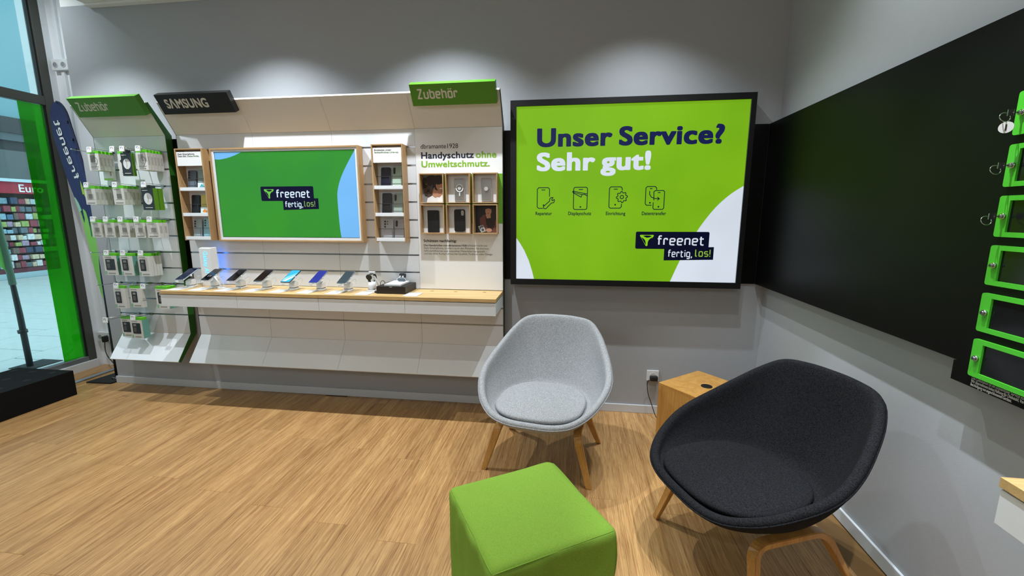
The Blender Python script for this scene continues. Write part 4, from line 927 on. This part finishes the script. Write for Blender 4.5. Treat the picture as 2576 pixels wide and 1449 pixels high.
# extra hooks without packs, longer ones standing out at the left
hook(-3.655, ZR[0], 2.84, 'bare metal hook at the far left of the top row', False, .006)
hook(-3.655, ZR[3], 2.86, 'bare metal hook at the far left of the fourth row', False, .006)
hook(-3.650, ZR[4], 2.86, 'bare metal hook at the far left of the fifth row', False, .006)
pack(-3.345, ZR[0], 2.93, .070, .15, .02, 'mount', 'white pack showing a black car mount, top row, second hook from the left', 'packs hanging on the narrow display wall')
pack(-3.555, grooves[9] + .012, 2.99, .085, .07, .02, 'strip', 'short white pack with a lime band below the cable packs', 'packs hanging on the narrow display wall')

# ------------------------------------------------------------------ lightbox
lb = thing('lightbox', (.362, YB - .012, .964), 'big backlit green poster reading Unser Service? Sehr gut! in a black frame', 'lightbox')
lx0, lx1, lz0, lz1, lyf = -.408, 1.133, .964, 2.198, 2.99
bk = mat('lightbox_frame', '#050606', .55, var=.08, spec=.3)
B(lb, 'frame_side', lx0, lx0 + .040, lyf, YB - .012, lz0, lz1, bk, .001); B(lb, 'frame_side', lx1 - .031, lx1, lyf, YB - .012, lz0, lz1, bk, .001)
B(lb, 'frame_top', lx0 + .040, lx1 - .031, lyf, YB - .012, lz1 - .039, lz1, bk, .001); B(lb, 'frame_bottom', lx0 + .040, lx1 - .031, lyf, YB - .012, lz0, lz0 + .040, bk, .001)
B(lb, 'lip', lx1 - .033, lx1 - .0312, lyf + .002, lyf + .016, lz0 + .04, lz1 - .039, M['alu'])
px0, px1, pz0, pz1, py = lx0 + .040, lx1 - .0332, lz0 + .040, lz1 - .039, 3.0
ps = B(lb, 'poster_sheet', px0, px1, py, py + .004, pz0, pz1, lightmat('poster_light_green', '#69a410', .80, '#8fc91e'))
B(lb, 'back_panel', px0, px1, py + .005, YB - .012, pz0, pz1, bk)
lwh = lightmat('poster_light_white', '#d3dce8', .86); lnv = lightmat('poster_light_navy', '#111a4c', .8); lnk = lightmat('poster_light_ink', '#0c1f2c', .8); llm = lightmat('poster_light_lime', '#86ad3c', .9); lnp = lightmat('poster_light_plate', '#050a26', .8); leg = lightmat('poster_light_emblem', '#86c81c', .9)
arcR = [(px1, 1.633), (1.03, 1.585), (.96, 1.52), (.90, 1.445), (.845, 1.36), (.79, 1.26), (.735, 1.14), (.683, pz0)]
arcR = [(v.x, v.y) for v in crom([(a, b, 0) for a, b in arcR], 4)]
plate(ps, 'white_curve', arcR + [(px1, pz0)], py, .0004, lwh)
plate(ps, 'white_curve', [(px0, 1.291), (px0, pz0), (-.242, pz0), (-.256, 1.06), (-.28, 1.135), (-.312, 1.205), (-.34, 1.252)], py, .0004, lwh)
fit_text(ps, 'Unser Service?', -.229, .960, 1.903, py - .0001, lnv, height=.119, bold=.040)
fit_text(ps, 'Sehr gut!', -.230, .517, 1.747, py - .0001, lwh, height=.119, bold=.040)
for s, a, b in (('Reparatur', -.235, -.123), ('Displayschutz', -.012, .142), ('Einrichtung', .240, .368), ('Datentransfer', .475, .631)): fit_text(ps, s, a, b, 1.449, py - .0001, lnk, height=.0225, bold=.022)
def rr_path(x0, x1, z0, z1, r=.012): q = rrect(x0, x1, z0, z1, r, 4); return q + [q[0]]
LW = .0052
def icon(name, paths, dots=()):
    o = link(name, lines_mesh(paths, LW, .0005), lnk, ps, (0, py, 0))
    for a, b in dots: plate(ps, 'icon_dot', oval(a, b, .0055, .0055, 12), py, .0004, lnk)
icon('icon_repair', [[(-.184, 1.494), (-.215, 1.494), (-.224, 1.503), (-.224, 1.622), (-.215, 1.632), (-.150, 1.632), (-.141, 1.622), (-.141, 1.572)], [(-.196, 1.617), (-.170, 1.617)],
     [(-.178, 1.493), (-.182, 1.503), (-.176, 1.511), (-.139, 1.543), (-.140, 1.556), (-.130, 1.566), (-.117, 1.566), (-.126, 1.553), (-.121, 1.545), (-.108, 1.553), (-.106, 1.545), (-.112, 1.532), (-.128, 1.529), (-.165, 1.491), (-.178, 1.493)]], [(-.181, 1.515)])
icon('icon_display', [rr_path(.022, .113, 1.486, 1.633), [(.055, 1.618), (.083, 1.618)], [(.015, 1.602), (.018, 1.608), (.113, 1.588)], [(.015, 1.602), (.020, 1.596), (.072, 1.568), (.078, 1.584), (.015, 1.602)], [(.078, 1.584), (.096, 1.586), (.112, 1.575)]], [(.069, 1.503)])
gear = []
for i in range(33):
    a = 2 * PI * i / 32; rr_ = .036 if (i % 4) in (0, 1) else .028
    gear.append((.341 + rr_ * math.cos(a), 1.567 + rr_ * math.sin(a)))
icon('icon_setup', [[(.340, 1.523), (.340, 1.503), (.330, 1.494), (.267, 1.494), (.258, 1.503), (.258, 1.624), (.267, 1.634), (.332, 1.634), (.341, 1.624), (.341, 1.610)], [(.286, 1.619), (.312, 1.619)], gear, oval(.341, 1.567, .011, .011, 16) + [(.352, 1.567)]], [(.299, 1.517)])
icon('icon_transfer', [[(.535, 1.513), (.503, 1.513), (.494, 1.522), (.494, 1.625), (.503, 1.634), (.553, 1.634), (.562, 1.625), (.562, 1.612)], [(.519, 1.621), (.536, 1.621)], [(.548, 1.545), (.546, 1.600), (.555, 1.608), (.606, 1.608), (.614, 1.600), (.614, 1.494), (.606, 1.486), (.552, 1.486), (.545, 1.494), (.545, 1.532)], [(.571, 1.595), (.588, 1.595)],
     [(.519, 1.606), (.519, 1.585), (.531, 1.566), (.552, 1.557), (.582, 1.555)], [(.570, 1.566), (.583, 1.555), (.570, 1.545)]], [(.524, 1.529), (.580, 1.503)])
freenet_logo(ps, ((.443, .915, 1.224, 1.339), (.633, .949, 1.147, 1.232), (.470, .561, 1.242, 1.318), (.587, .882, 1.253, .058), (.659, .815, 1.173, .044), (.832, .930, 1.178, .044)), py - .0004, lnp, lwh, llm, leg)

# ------------------------------------------------------------------ charging lockers on the right wall
XP = 1.26
lk = thing('charging_locker', (XP, 1.2, .919), 'black charging locker panel with six small green doors', 'locker')
B(lk, 'panel', XP - .004, XP + .06, .60, 1.527, .919, .984, M['band'], .001)
B(lk, 'panel', XP - .004, XP - .0005, .60, 1.515, .9845, 2.02, M['band'])
gd = mat('locker_green', '#46b42c', .35, var=.03, coat=.2)
pitch, dh = .1432, .118
for i in range(6):
    z1 = 1.791 - i * pitch; z0 = z1 - dh; y1, y0 = 1.460, 1.150
    wy1, wy0, wz1, wz0 = y1 - .032, y0 + .012, z1 - .014, z0 + .014
    # frame outline with window, built in x-z then turned to face the room
    bm = bmesh.new(); out = rrect(-(y1 - y0) / 2, (y1 - y0) / 2, 0, dh, .007, 4); yc = (y0 + y1) / 2
    # local x runs along -y of the room: door's lock side (far end) is at local -x
    inn = [(-(wy0 - yc), wz1 - z0), (-(wy1 - yc), wz1 - z0), (-(wy1 - yc), wz0 - z0), (-(wy0 - yc), wz0 - z0)]
    th = .010
    n = len(out)
    corner = [0, 5, 10, 15]
    vo = [[bm.verts.new((p[0], yy_, p[1])) for p in out] for yy_ in (0, -th)]; vi = [[bm.verts.new((p[0], yy_, p[1])) for p in inn] for yy_ in (0, -th)]
    for s in (0, 1):
        for k in range(4):
            ids = [(corner[k] + 2 + j) % n for j in range(6)]          # from the middle of one rounded corner to the next
            f = [vo[s][j] for j in ids] + [vi[s][(k + 1) % 4], vi[s][k]]
            bm.faces.new(f)
    for k in range(n): bm.faces.new([vo[0][k], vo[0][(k + 1) % n], vo[1][(k + 1) % n], vo[1][k]])
    for k in range(4): bm.faces.new([vi[0][k], vi[0][(k + 1) % 4], vi[1][(k + 1) % 4], vi[1][k]])
    d = link('door', bm_mesh(bm, 'locker_door'), gd, lk, (XP - .0042, yc, z0), (0, 0, -PI / 2))
    # children in door frame: x = along wall (towards camera +), y = into the wall, z up
    B(d, 'pane', -(wy1 - yc), -(wy0 - yc), -.004, -.002, .014, dh - .014, mat('locker_pane', '#0b0d0f', .12, var=.2))
    lxp = -(1.440 - yc); lz = dh * .5
    link('lock', cyl_mesh(.0085, .006, 20, axis='y'), M['steel'], d, (lxp, -th - .003, lz)); link('lock_core', cyl_mesh(.0055, .006, 16, axis='y'), M['alu'], d, (lxp, -th - .008, lz)); link('keyhole', cyl_mesh(.002, .001, 10, axis='y'), M['dark'], d, (lxp, -th - .0114, lz))
    if i < 3:
        key = thing('key', (XP - .0042 - th - .018, 1.440, z0 + lz), ('key with a round white number tag in the topmost locker lock', 'key with a bare ring in the second locker lock from the top', 'key with a bare ring in the third locker lock from the top')[i], 'key', 'keys in the locker locks')
        kx, ky, kz = XP - .0042 - th - .012, 1.440, z0 + lz
        B(key, 'shank', kx - .012, kx + .004, ky - .003, ky + .003, kz - .0012, kz + .0012, M['steel'])
        B(key, 'bow', kx - .026, kx - .010, ky - .0012, ky + .0012, kz - .009, kz + .009, M['steel'], .001)
        bmr = bmesh.new(); tube_bm(bmr, [(math.cos(q * PI / 10) * .0135, math.sin(q * PI / 10) * .004, math.sin(q * PI / 10) * .0125) for q in range(20)], .0011, 6, True)
        link('ring', bm_mesh(bmr, 'ring', True), M['steel'], key, (kx - .030, ky, kz - .012))
        if i == 0:
            tg = link('number_tag', cyl_mesh(.0155, .003, 28, axis='y'), M['plastic'], key, (kx - .026, ky - .004, kz - .040), (0, 0, math.radians(-52)))
            me = text_mesh('1', 1.0, .02); xm = (min(v.co.x for v in me.vertices) + max(v.co.x for v in me.vertices)) / 2
            for v in me.vertices: v.co = Vector(((v.co.x - xm) * .024, -v.co.z, (v.co.y - .36) * .024))
            link('lettering', me, M['dark'], tg, (0, -.0017, 0))
for k, (s, L_) in enumerate((('Die Ladestation ist ein kostenloser Service von freenet.', .43), ('Wir übernehmen keine Haftung für Diebstahl, Verlust oder', .43), ('Beschädigung von angeschlossenen Geräten.', .13))):
    me = text_mesh(s, 1.0, .012 if k else 0); xs = [v.co.x for v in me.vertices]; kx = (.17 if k < 2 else .128) / (max(xs) - min(xs))
    if k < 2: kx = .19 / (max(xs) - min(xs))
    for v in me.vertices: v.co = Vector((v.co.x * kx, -v.co.z, v.co.y * .0098 / .727))
    link('lettering', me, M['plastic'], lk, (XP - .0043, 1.455, .945 - k * .0105), (0, 0, -PI / 2))
# oak-topped wall shelf at the right edge
ws = thing('wall_counter', (1.16, .8, .735), 'oak-topped white drawer counter at the right edge of the view, under the lockers', 'counter')
B(ws, 'worktop_panel', 1.0, XR - .001, .1, 1.047, .829, .853, M['oak'], .0008)
B(ws, 'drawer_front', 1.003, 1.019, .1, 1.044, .737, .824, M['white'], .001)
B(ws, 'body', 1.0195, XR - .001, .105, 1.042, .742, .822, M['white']); B(ws, 'shadow_gap_strip', 1.02, XR - .001, .11, 1.04, .8222, .8288, M['rubber'])

# ------------------------------------------------------------------ armchairs
RIM = [(0, -.315, .392), (.12, -.31, .394), (.215, -.28, .41), (.295, -.205, .45), (.350, -.095, .505), (.368, .01, .552), (.352, .11, .605), (.315, .21, .672), (.268, .30, .740), (.205, .365, .792), (.10, .392, .806), (0, .398, .808)]
def rim_curve():
    half = [Vector(p) for p in RIM]
    full = half + [Vector((-p.x, p.y, p.z)) for p in reversed(half[1:-1])]
    return crom(full, 4, True)
def shell_mesh():
    P = rim_curve(); n = len(P); bm = bmesh.new(); rings = []
    T = []
    for i in range(n):
        d = P[(i + 1) % n] - P[i - 1]; o = Vector((d.y, -d.x, 0)); o.normalize()
        T.append(o)
    cb = Vector((0, .01, 0))
    def ring(f): rings.append([bm.verts.new(f(i)) for i in range(n)])
    def ang(i): v = P[i] - Vector((0, .03, 0)); return math.atan2(v.y, v.x)
    Bo = [Vector((.20 * math.cos(ang(i)), .03 + .20 * math.sin(ang(i)), .275)) for i in range(n)]
    Si = [Vector((.262 * math.cos(ang(i)), -.02 + .272 * math.sin(ang(i)), .376)) for i in range(n)]
    th = .022
    ro = [P[i] + T[i] * th - Vector((0, 0, .022)) for i in range(n)]; ri = [P[i] - T[i] * th - Vector((0, 0, .022)) for i in range(n)]
    ring(lambda i: Bo[i].lerp(Vector((0, .03, .268)), .5))
    ring(lambda i: Bo[i])
    def outer(i, t):
        v = Bo[i].lerp(ro[i], t); k = 4 * t * (1 - t); out = T[i]
        return v + out * (.012 * k) - Vector((0, 0, .016 * k))
    ring(lambda i: outer(i, .33)); ring(lambda i: outer(i, .68)); ring(lambda i: outer(i, .92))
    ring(lambda i: ro[i]); ring(lambda i: P[i] + T[i] * th * .55 - Vector((0, 0, .002))); ring(lambda i: P[i] - T[i] * th * .55 - Vector((0, 0, .002))); ring(lambda i: ri[i])
    def inner(i, t):
        v = ri[i].lerp(Si[i], t); k = 4 * t * (1 - t)
        return v + T[i] * (.018 * k) - Vector((0, 0, .02 * k * (P[i].z - .36) / .43))
    ring(lambda i: inner(i, .3)); ring(lambda i: inner(i, .62)); ring(lambda i: inner(i, .88)); ring(lambda i: Si[i]); ring(lambda i: Si[i].lerp(Vector((0, -.02, .375)), .5))
    for a, b in zip(rings[:-1], rings[1:]):
        for i in range(n): bm.faces.new([a[i], a[(i + 1) % n], b[(i + 1) % n], b[i]])
    bm.faces.new(list(reversed(rings[0]))); bm.faces.new(rings[-1])
    return bm_mesh(bm, 'shell', True), ro
def cushion_mesh():
    bm = bmesh.new(); n = 40; rings = []
    def sup(a, rx, ry):
        c, s = math.cos(a), math.sin(a); e = 2 / (2.9 if s < 0 else 2.15)
        return rx * math.copysign(abs(c) ** .8, c), ry * math.copysign(abs(s) ** e, s)
    for k, z in ((.80, .377), (.925, .378), (.965, .382), (.995, .389), (1.0, .397), (.985, .406), (.93, .413), (.6, .419), (.2, .421)):
        r = []
        for i in range(n):
            x, y = sup(2 * PI * i / n, .252 * k, .262 * k); r.append(bm.verts.new((x, y - .045, z)))
        rings.append(r)
    for a, b in zip(rings[:-1], rings[1:]):
        for i in range(n): bm.faces.new([a[i], a[(i + 1) % n], b[(i + 1) % n], b[i]])
    bm.faces.new(list(reversed(rings[0]))); bm.faces.new(rings[-1])
    return bm_mesh(bm, 'cushion', True)
def legframe_mesh(s):
    path = round_path([(s * .302, -.195, 0), (s * .222, -.150, .272), (s * .222, .165, .272), (s * .295, .30, 0)], .055, 7)
    bm = bmesh.new(); prev = None; k = len(path)
    for i, p in enumerate(path):
        d = (path[min(i + 1, k - 1)] - path[max(i - 1, 0)]).normalized()
        sd = Vector((1, 0, s * .0)); sd = (sd - d * sd.dot(d)).normalized(); nn = d.cross(sd).normalized()
        f = .78 + .22 * min(1, p.z / .2)
        a, b = .0205 * f, .0125 * f
        if i in (0, k - 1): p = Vector((p.x, p.y, 0))
        ring = [bm.verts.new(p + sd * a + nn * b), bm.verts.new(p - sd * a + nn * b), bm.verts.new(p - sd * a - nn * b), bm.verts.new(p + sd * a - nn * b)]
        if i in (0, k - 1):
            for v in ring: v.co.z = 0.0005
        if prev:
            for j in range(4): bm.faces.new([prev[j], prev[(j + 1) % 4], ring[(j + 1) % 4], ring[j]])
        else: bm.faces.new(ring)
        prev = ring
    bm.faces.new(list(reversed(prev)))
    bmesh.ops.recalc_face_normals(bm, faces=bm.faces)
    bmesh.ops.bevel(bm, geom=[e for e in bm.edges if len(e.link_faces) == 2 and e.calc_face_angle(0) > 1.0], offset=.0025, segments=2, affect='EDGES')
    return bm_mesh(bm, 'leg_frame')
shell_me, rim_out = shell_mesh()
def armchair(loc, rz, label, fab):
    t = thing('armchair', loc, label, 'armchair', 'shell armchairs', rot=(0, 0, math.radians(rz)))
    sh = link('shell', shell_me.copy(), fab, t, (0, 0, 0)); md = sh.modifiers.new('smooth', 'SUBSURF'); md.levels = 2; md.render_levels = 2
    bm = bmesh.new(); tube_bm(bm, [v + (Vector((v.x, v.y, 0)).normalized()) * -.0028 - Vector((0, 0, .002)) for v in rim_out], .0032, 6, True)
    link('piping', bm_mesh(bm, 'piping', True), fab, sh, (0, 0, 0))
    cu = link('seat_cushion', cushion_mesh(), fab, t, (0, 0, 0)); md = cu.modifiers.new('smooth', 'SUBSURF'); md.levels = 1; md.render_levels = 1
    for s in (-1, 1): link('leg_frame', legframe_mesh(s), M['oakleg'], t, (0, 0, 0))
    B(t, 'seat_bracket', -.215, .215, -.02, .04, .250, .266, M['rubber'], .002)
    return t
CH1, CH2 = (-.129, 2.375, 0), (.74, 1.74, 0)
armchair((*CH1[:2], 0), -10.4, 'light grey wool armchair with oak legs in front of the white counter', M['greyf'])
armchair((*CH2[:2], 0), -68, 'charcoal wool armchair with oak legs by the grey right wall', M['darkf'])

# ------------------------------------------------------------------ green pouf
def pouf():
    t = thing('pouf', (-.128, 1.365, 0), 'green felt cube pouf in the foreground', 'pouf', rot=(0, 0, math.radians(31.7)))
    bm = bmesh.new(); bmesh.ops.create_cube(bm, size=1); bmesh.ops.subdivide_edges(bm, edges=list(bm.edges), cuts=31, use_grid_fill=True)
    H, Hz, r = .228, .2155, .030
    def soft(x, y, z):                       # gentle folds of the felt cover
        return .0035 * math.sin(11 * x + 5 * y) * math.sin(6 * z + 2) + .003 * math.sin(17 * y - 7 * x + 3)
    for v in bm.verts:
        c = [math.sin(PI * k) for k in v.co]                       # finer grid towards the edges
        p = Vector((c[0] * H, c[1] * H, c[2] * Hz))
        q = Vector((max(-H + r, min(H - r, p.x)), max(-H + r, min(H - r, p.y)), max(-Hz + r, min(Hz - r, p.z))))
        d = p - q
        if d.length > 1e-9: p = q + d.normalized() * r
        x, y, z = p
        n = Vector((c[0] if abs(c[0]) > .999 else 0, c[1] if abs(c[1]) > .999 else 0, c[2] if abs(c[2]) > .999 else 0))
        f = (1 - abs(c[0]) ** 8 if abs(c[0]) < .999 else 1) * (1 - abs(c[1]) ** 8 if abs(c[1]) < .999 else 1) * (1 - abs(c[2]) ** 8 if abs(c[2]) < .999 else 1)
        k = soft(x * 4, y * 4, z * 4) * f
        if n.z > 0:
            k = .004 * math.sin(9 * (x - y) + 1.2) * f - .0035 * math.exp(-((x + .9 * y + .02) / .018) ** 2) * f + .004 * (1 - c[0] ** 2) * (1 - c[1] ** 2)
        elif n.x < 0: k += -.010 * math.exp(-((y + .13 - .12 * z) / .022) ** 2) * f + .006 * math.exp(-((y + .085 - .12 * z) / .02) ** 2) * f
        elif n.y < 0: k += -.008 * math.exp(-((x - .02 + .5 * (z - .1)) / .03) ** 2) * max(0, z / .2) * f
        v.co = p + n * k + Vector((0, 0, Hz + .004))
    link('cover', bm_mesh(bm, 'cover', True), M['greenf'], t, (0, 0, 0))
    for sx in (-1, 1):
        for sy in (-1, 1): link('foot', cyl_mesh(.015, .006, 12), M['rubber'], t, (sx * .18, sy * .18, .0032))
pouf()

# ------------------------------------------------------------------ oak side table, sockets
A_ = Vector((.581, 2.686)); u_ = Vector((.776, .632)).normalized(); v_ = Vector((.632, -.776)).normalized()
cen = A_ + u_ * .2 + v_ * .2
t = thing('side_table', (cen.x, cen.y, 0), 'small square oak side table with a black cable port behind the charcoal armchair', 'table', rot=(0, 0, math.atan2(u_.y, u_.x)))
B(t, 'top_board', -.2, .2, -.2, .2, .385, .403, M['table'], .001)
for sy in (-1, 1): B(t, 'side_panel', -.2, .2, min(sy * .2, sy * .182), max(sy * .2, sy * .182), .003, .3848, M['table'], .001)
for sx in (-1, 1): B(t, 'side_panel', min(sx * .2, sx * .182), max(sx * .2, sx * .182), -.1818, .1818, .003, .3848, M['table'], .001)
link('cable_port', cyl_mesh(.033, .003, 28), M['black'], t, (0, 0, .4045))
ow = thing('wall_socket', (.625, YB - .001, .293), 'white wall socket with a black plug above the baseboard beside the side table', 'socket')
B(ow, 'plate', .583, .667, YB - .010, YB - .0005, .254, .333, M['plastic'], .003)
link('socket_well', cyl_mesh(.0225, .003, 24, axis='y'), mat('socket_inner', '#c9c9c5', .5), ow, (.625, YB - .0115, .2935))
pl = thing('power_plug', (.632, YB - .04, .285), 'black plug with a thin cable running down behind the side table', 'plug')
link('plug_body', bm_mesh(box_bm(.056, .036, .036, .010), 'plug_body'), M['rubber'], pl, (.628, YB - .034, .283))
tube(pl, 'cable', [tuple(v) for v in crom([(.605, YB - .045, .276), (.582, YB - .052, .26), (.588, YB - .06, .18), (.615, YB - .08, .10), (.640, YB - .11, .03), (.67, YB - .16, .006)], 8)], .0028, M['rubber'], 6)

# ------------------------------------------------------------------ left corner: plinth, sockets, feather flag
pd = thing('plinth', (-4.23, 2.07, 0), 'low black floor plinth with round holes at the left edge', 'plinth')
B(pd, 'body', -4.50, -3.968, 1.30, 2.828, .001, .205, mat('plinth_black', '#0c0d0d', .8, var=.1, spec=.2), .002)
hm = mat('hole_black', '#030303', .8)
for ix in range(3):
    for iy in range(8): link('hole', cyl_mesh(.024, .0008, 20), hm, pd, (-4.442 + ix * .183, 2.76 - iy * .164, .2054))
def double_socket(z, label, plug):
    s = thing('double_socket', (-4.42, 3.4895, z), label, 'socket', 'surface sockets in the white corner')
    B(s, 'box', -4.502, -4.340, 3.448, 3.489, z - .045, z + .045, M['plastic'], .005)
    for x in (-4.462, -4.382):
        link('socket_well', cyl_mesh(.021, .003, 24, axis='y'), mat('well_grey', '#8f9396', .5), s, (x, 3.4468, z)); link('socket_ring', lines_mesh([oval(0, 0, .023, .023, 24) + [(.023, 0)]], .004, 0), M['plastic'], s, (x, 3.4445, z))
    return s
double_socket(2.735, 'white double socket high up in the white corner beside the window', False)
double_socket(.292, 'white double socket low in the white corner behind the feather flag', True)
p2 = thing('power_plug', (-4.385, 3.43, .28), 'black plug and cable in the low double socket behind the feather flag', 'plug')
link('plug_body', bm_mesh(box_bm(.038, .040, .060, .012), 'plug_body'), M['rubber'], p2, (-4.384, 3.425, .278))
tube(p2, 'cable', [tuple(v) for v in crom([(-4.384, 3.418, .25), (-4.375, 3.405, .18), (-4.33, 3.38, .13), (-4.25, 3.35, .085), (-4.20, 3.36, .02), (-4.15, 3.40, .006)], 6)], .004, M['rubber'], 6)
for x, z0, z1, nm in ((-4.425, 2.782, 3.59, 'upper'), (-4.425, .338, 2.689, 'long'), (-4.425, .076, .246, 'short')):
    tag(B(None, 'cable_duct', x - .016, x + .016, 3.468, 3.489, z0, z1, M['white_wall'], .002), {'upper': 'white cable duct rising from the high double socket', 'long': 'long white cable duct between the two double sockets', 'short': 'short white cable duct below the low double socket'}[nm], 'cable duct')
# flag: pole, sleeve, cloth in three colours, mirrored lettering
FY = 3.2
fl = thing('feather_flag', (-4.018, FY, 0), 'navy and green feather flag with white lettering standing in the left corner', 'flag')
tube(fl, 'pole', [(-4.018, FY, .012), (-4.018, FY, .30), (-4.018, FY, .70), (-4.018, FY, .80)], [.022, .020, .015, .013], M['rubber'], 10)
tube(fl, 'pole_joint', [(-4.018, FY, .52), (-4.018, FY, .56)], .017, M['black'], 8)
Redge = [(-4.012, .70), (-4.008, .98), (-4.002, 1.18), (-3.995, 1.375), (-3.995, 1.50), (-4.004, 1.687), (-4.019, 1.863), (-4.046, 2.022), (-4.076, 2.155), (-4.108, 2.279), (-4.15, 2.345), (-4.185, 2.362)]
Ledge = [(-4.215, 2.355), (-4.245, 2.306), (-4.26, 2.222), (-4.271, 2.089), (-4.256, 1.931), (-4.226, 1.745), (-4.192, 1.623), (-4.147, 1.458), (-4.112, 1.27), (-4.081, 1.113), (-4.065, .94), (-4.05, .78), (-4.030, .70)]
_sm = lambda L_: [(v.x, v.y) for v in crom([(a, b, 0) for a, b in L_], 4)]
Redge, Ledge = _sm(Redge), _sm(Ledge)
def yflag(x, z): return FY - (x + 4.018) * .02 + .012 * math.sin(6 * z + 8 * x)
def cloth(name, pts, off, m, parent):
    bm = bmesh.new(); vs = [bm.verts.new((p[0] + 4.018, 0, p[1])) for p in pts]; f = bm.faces.new(vs)
    r = bmesh.ops.triangulate(bm, faces=[f]); bmesh.ops.subdivide_edges(bm, edges=list(bm.edges), cuts=3, use_grid_fill=True)
    fr = list(bm.faces); 
    ex = bmesh.ops.extrude_face_region(bm, geom=fr)
    top = [e for e in ex['geom'] if isinstance(e, bmesh.types.BMVert)]
    for v in bm.verts: v.co.y = -(v.co.x) * .0
    for v in top: v.co.y -= .0016
    for v in bm.verts: v.co.y += yflag(v.co.x - 4.018, v.co.z) - FY - off
    return link(name, bm_mesh(bm, name), m, parent, (-4.018, FY, 0))
main_c = cloth('cloth', Redge + Ledge, 0, M['navy'], fl)
fg = mat('flag_light_green', '#7cc15a', .75, var=.06); fpale = mat('flag_mint', '#8fc6a8', .75, var=.06)
low = [(-4.012, .70), (-4.008, .98), (-4.0, 1.18), (-3.995, 1.34), (-4.03, 1.40), (-4.075, 1.46), (-4.115, 1.50), (-4.150, 1.468), (-4.112, 1.27), (-4.081, 1.113), (-4.065, .94), (-4.05, .78), (-4.030, .70)]
cloth('cloth_green', low, .0018, fg, main_c)
cloth('cloth_mint', [(-4.150, 1.468), (-4.185, 1.60), (-4.172, 1.592), (-4.148, 1.548), (-4.128, 1.49)], .0036, fpale, main_c)
tube(fl, 'sleeve', [(x, yflag(x, z), z) for x, z in Redge], .009, mat('flag_sleeve_navy', '#131d44', .7), 8)
for x, z in ((-4.098, 2.20), (-4.068, 2.06), (-4.052, 1.98)): link('sleeve_clip', bm_mesh(box_bm(.014, .02, .02, .003), 'clip'), M['black'], fl, (x + .002, yflag(x, z) - .004, z))
me = stroke_mesh('freenet', .17)
xs = [v.co.x for v in me.vertices]; a0, b0 = min(xs), max(xs)
A0, A1 = Vector((-4.118, 1.75)), Vector((-4.205, 2.215)); D_ = (A1 - A0); N_ = Vector((D_.y, -D_.x)).normalized()
for v in me.vertices:
    q = A0 + D_ * ((v.co.x - a0) / (b0 - a0)) + N_ * (v.co.z * .056 - .024)
    v.co = Vector((q.x + 4.018, yflag(q.x, q.y) - FY - .0045, q.y))
link('lettering', me, M['plastic'], main_c, (-4.018, FY, 0))
bm = bmesh.new()
for pts in ([(-4.085, 1.735), (-4.072, 1.68), (-4.062, 1.64), (-4.055, 1.598), (-4.062, 1.585), (-4.070, 1.60), (-4.080, 1.625), (-4.092, 1.615), (-4.094, 1.68)], ):
    bm.faces.new([bm.verts.new((a + 4.018, yflag(a, b) - FY - .0042, b)) for a, b in pts])
link('emblem', bm_mesh(bm, 'emblem'), mat('flag_lime', '#9fca3f', .7), main_c, (-4.018, FY, 0))
bm = bmesh.new(); o_ = [(-4.16, 3.045), (-3.925, 3.05), (-3.915, 3.075), (-3.93, 3.30), (-4.13, 3.31)]
a = [bm.verts.new((p[0] + 4.018, p[1] - FY, .0008)) for p in o_]; b = [bm.verts.new((p[0] + 4.018, p[1] - FY, .011)) for p in o_]
bm.faces.new(list(reversed(a))); bm.faces.new(b)
for i in range(5): bm.faces.new([a[i], a[(i + 1) % 5], b[(i + 1) % 5], b[i]])
link('base_plate', bm_mesh(bm, 'base_plate'), M['rubber'], fl, (-4.018, FY, 0))
tube(fl, 'base_handle', [(-4.0, 3.13, .011), (-4.0, 3.13, .026), (-3.95, 3.12, .026), (-3.95, 3.12, .011)], .003, M['alu'], 6)
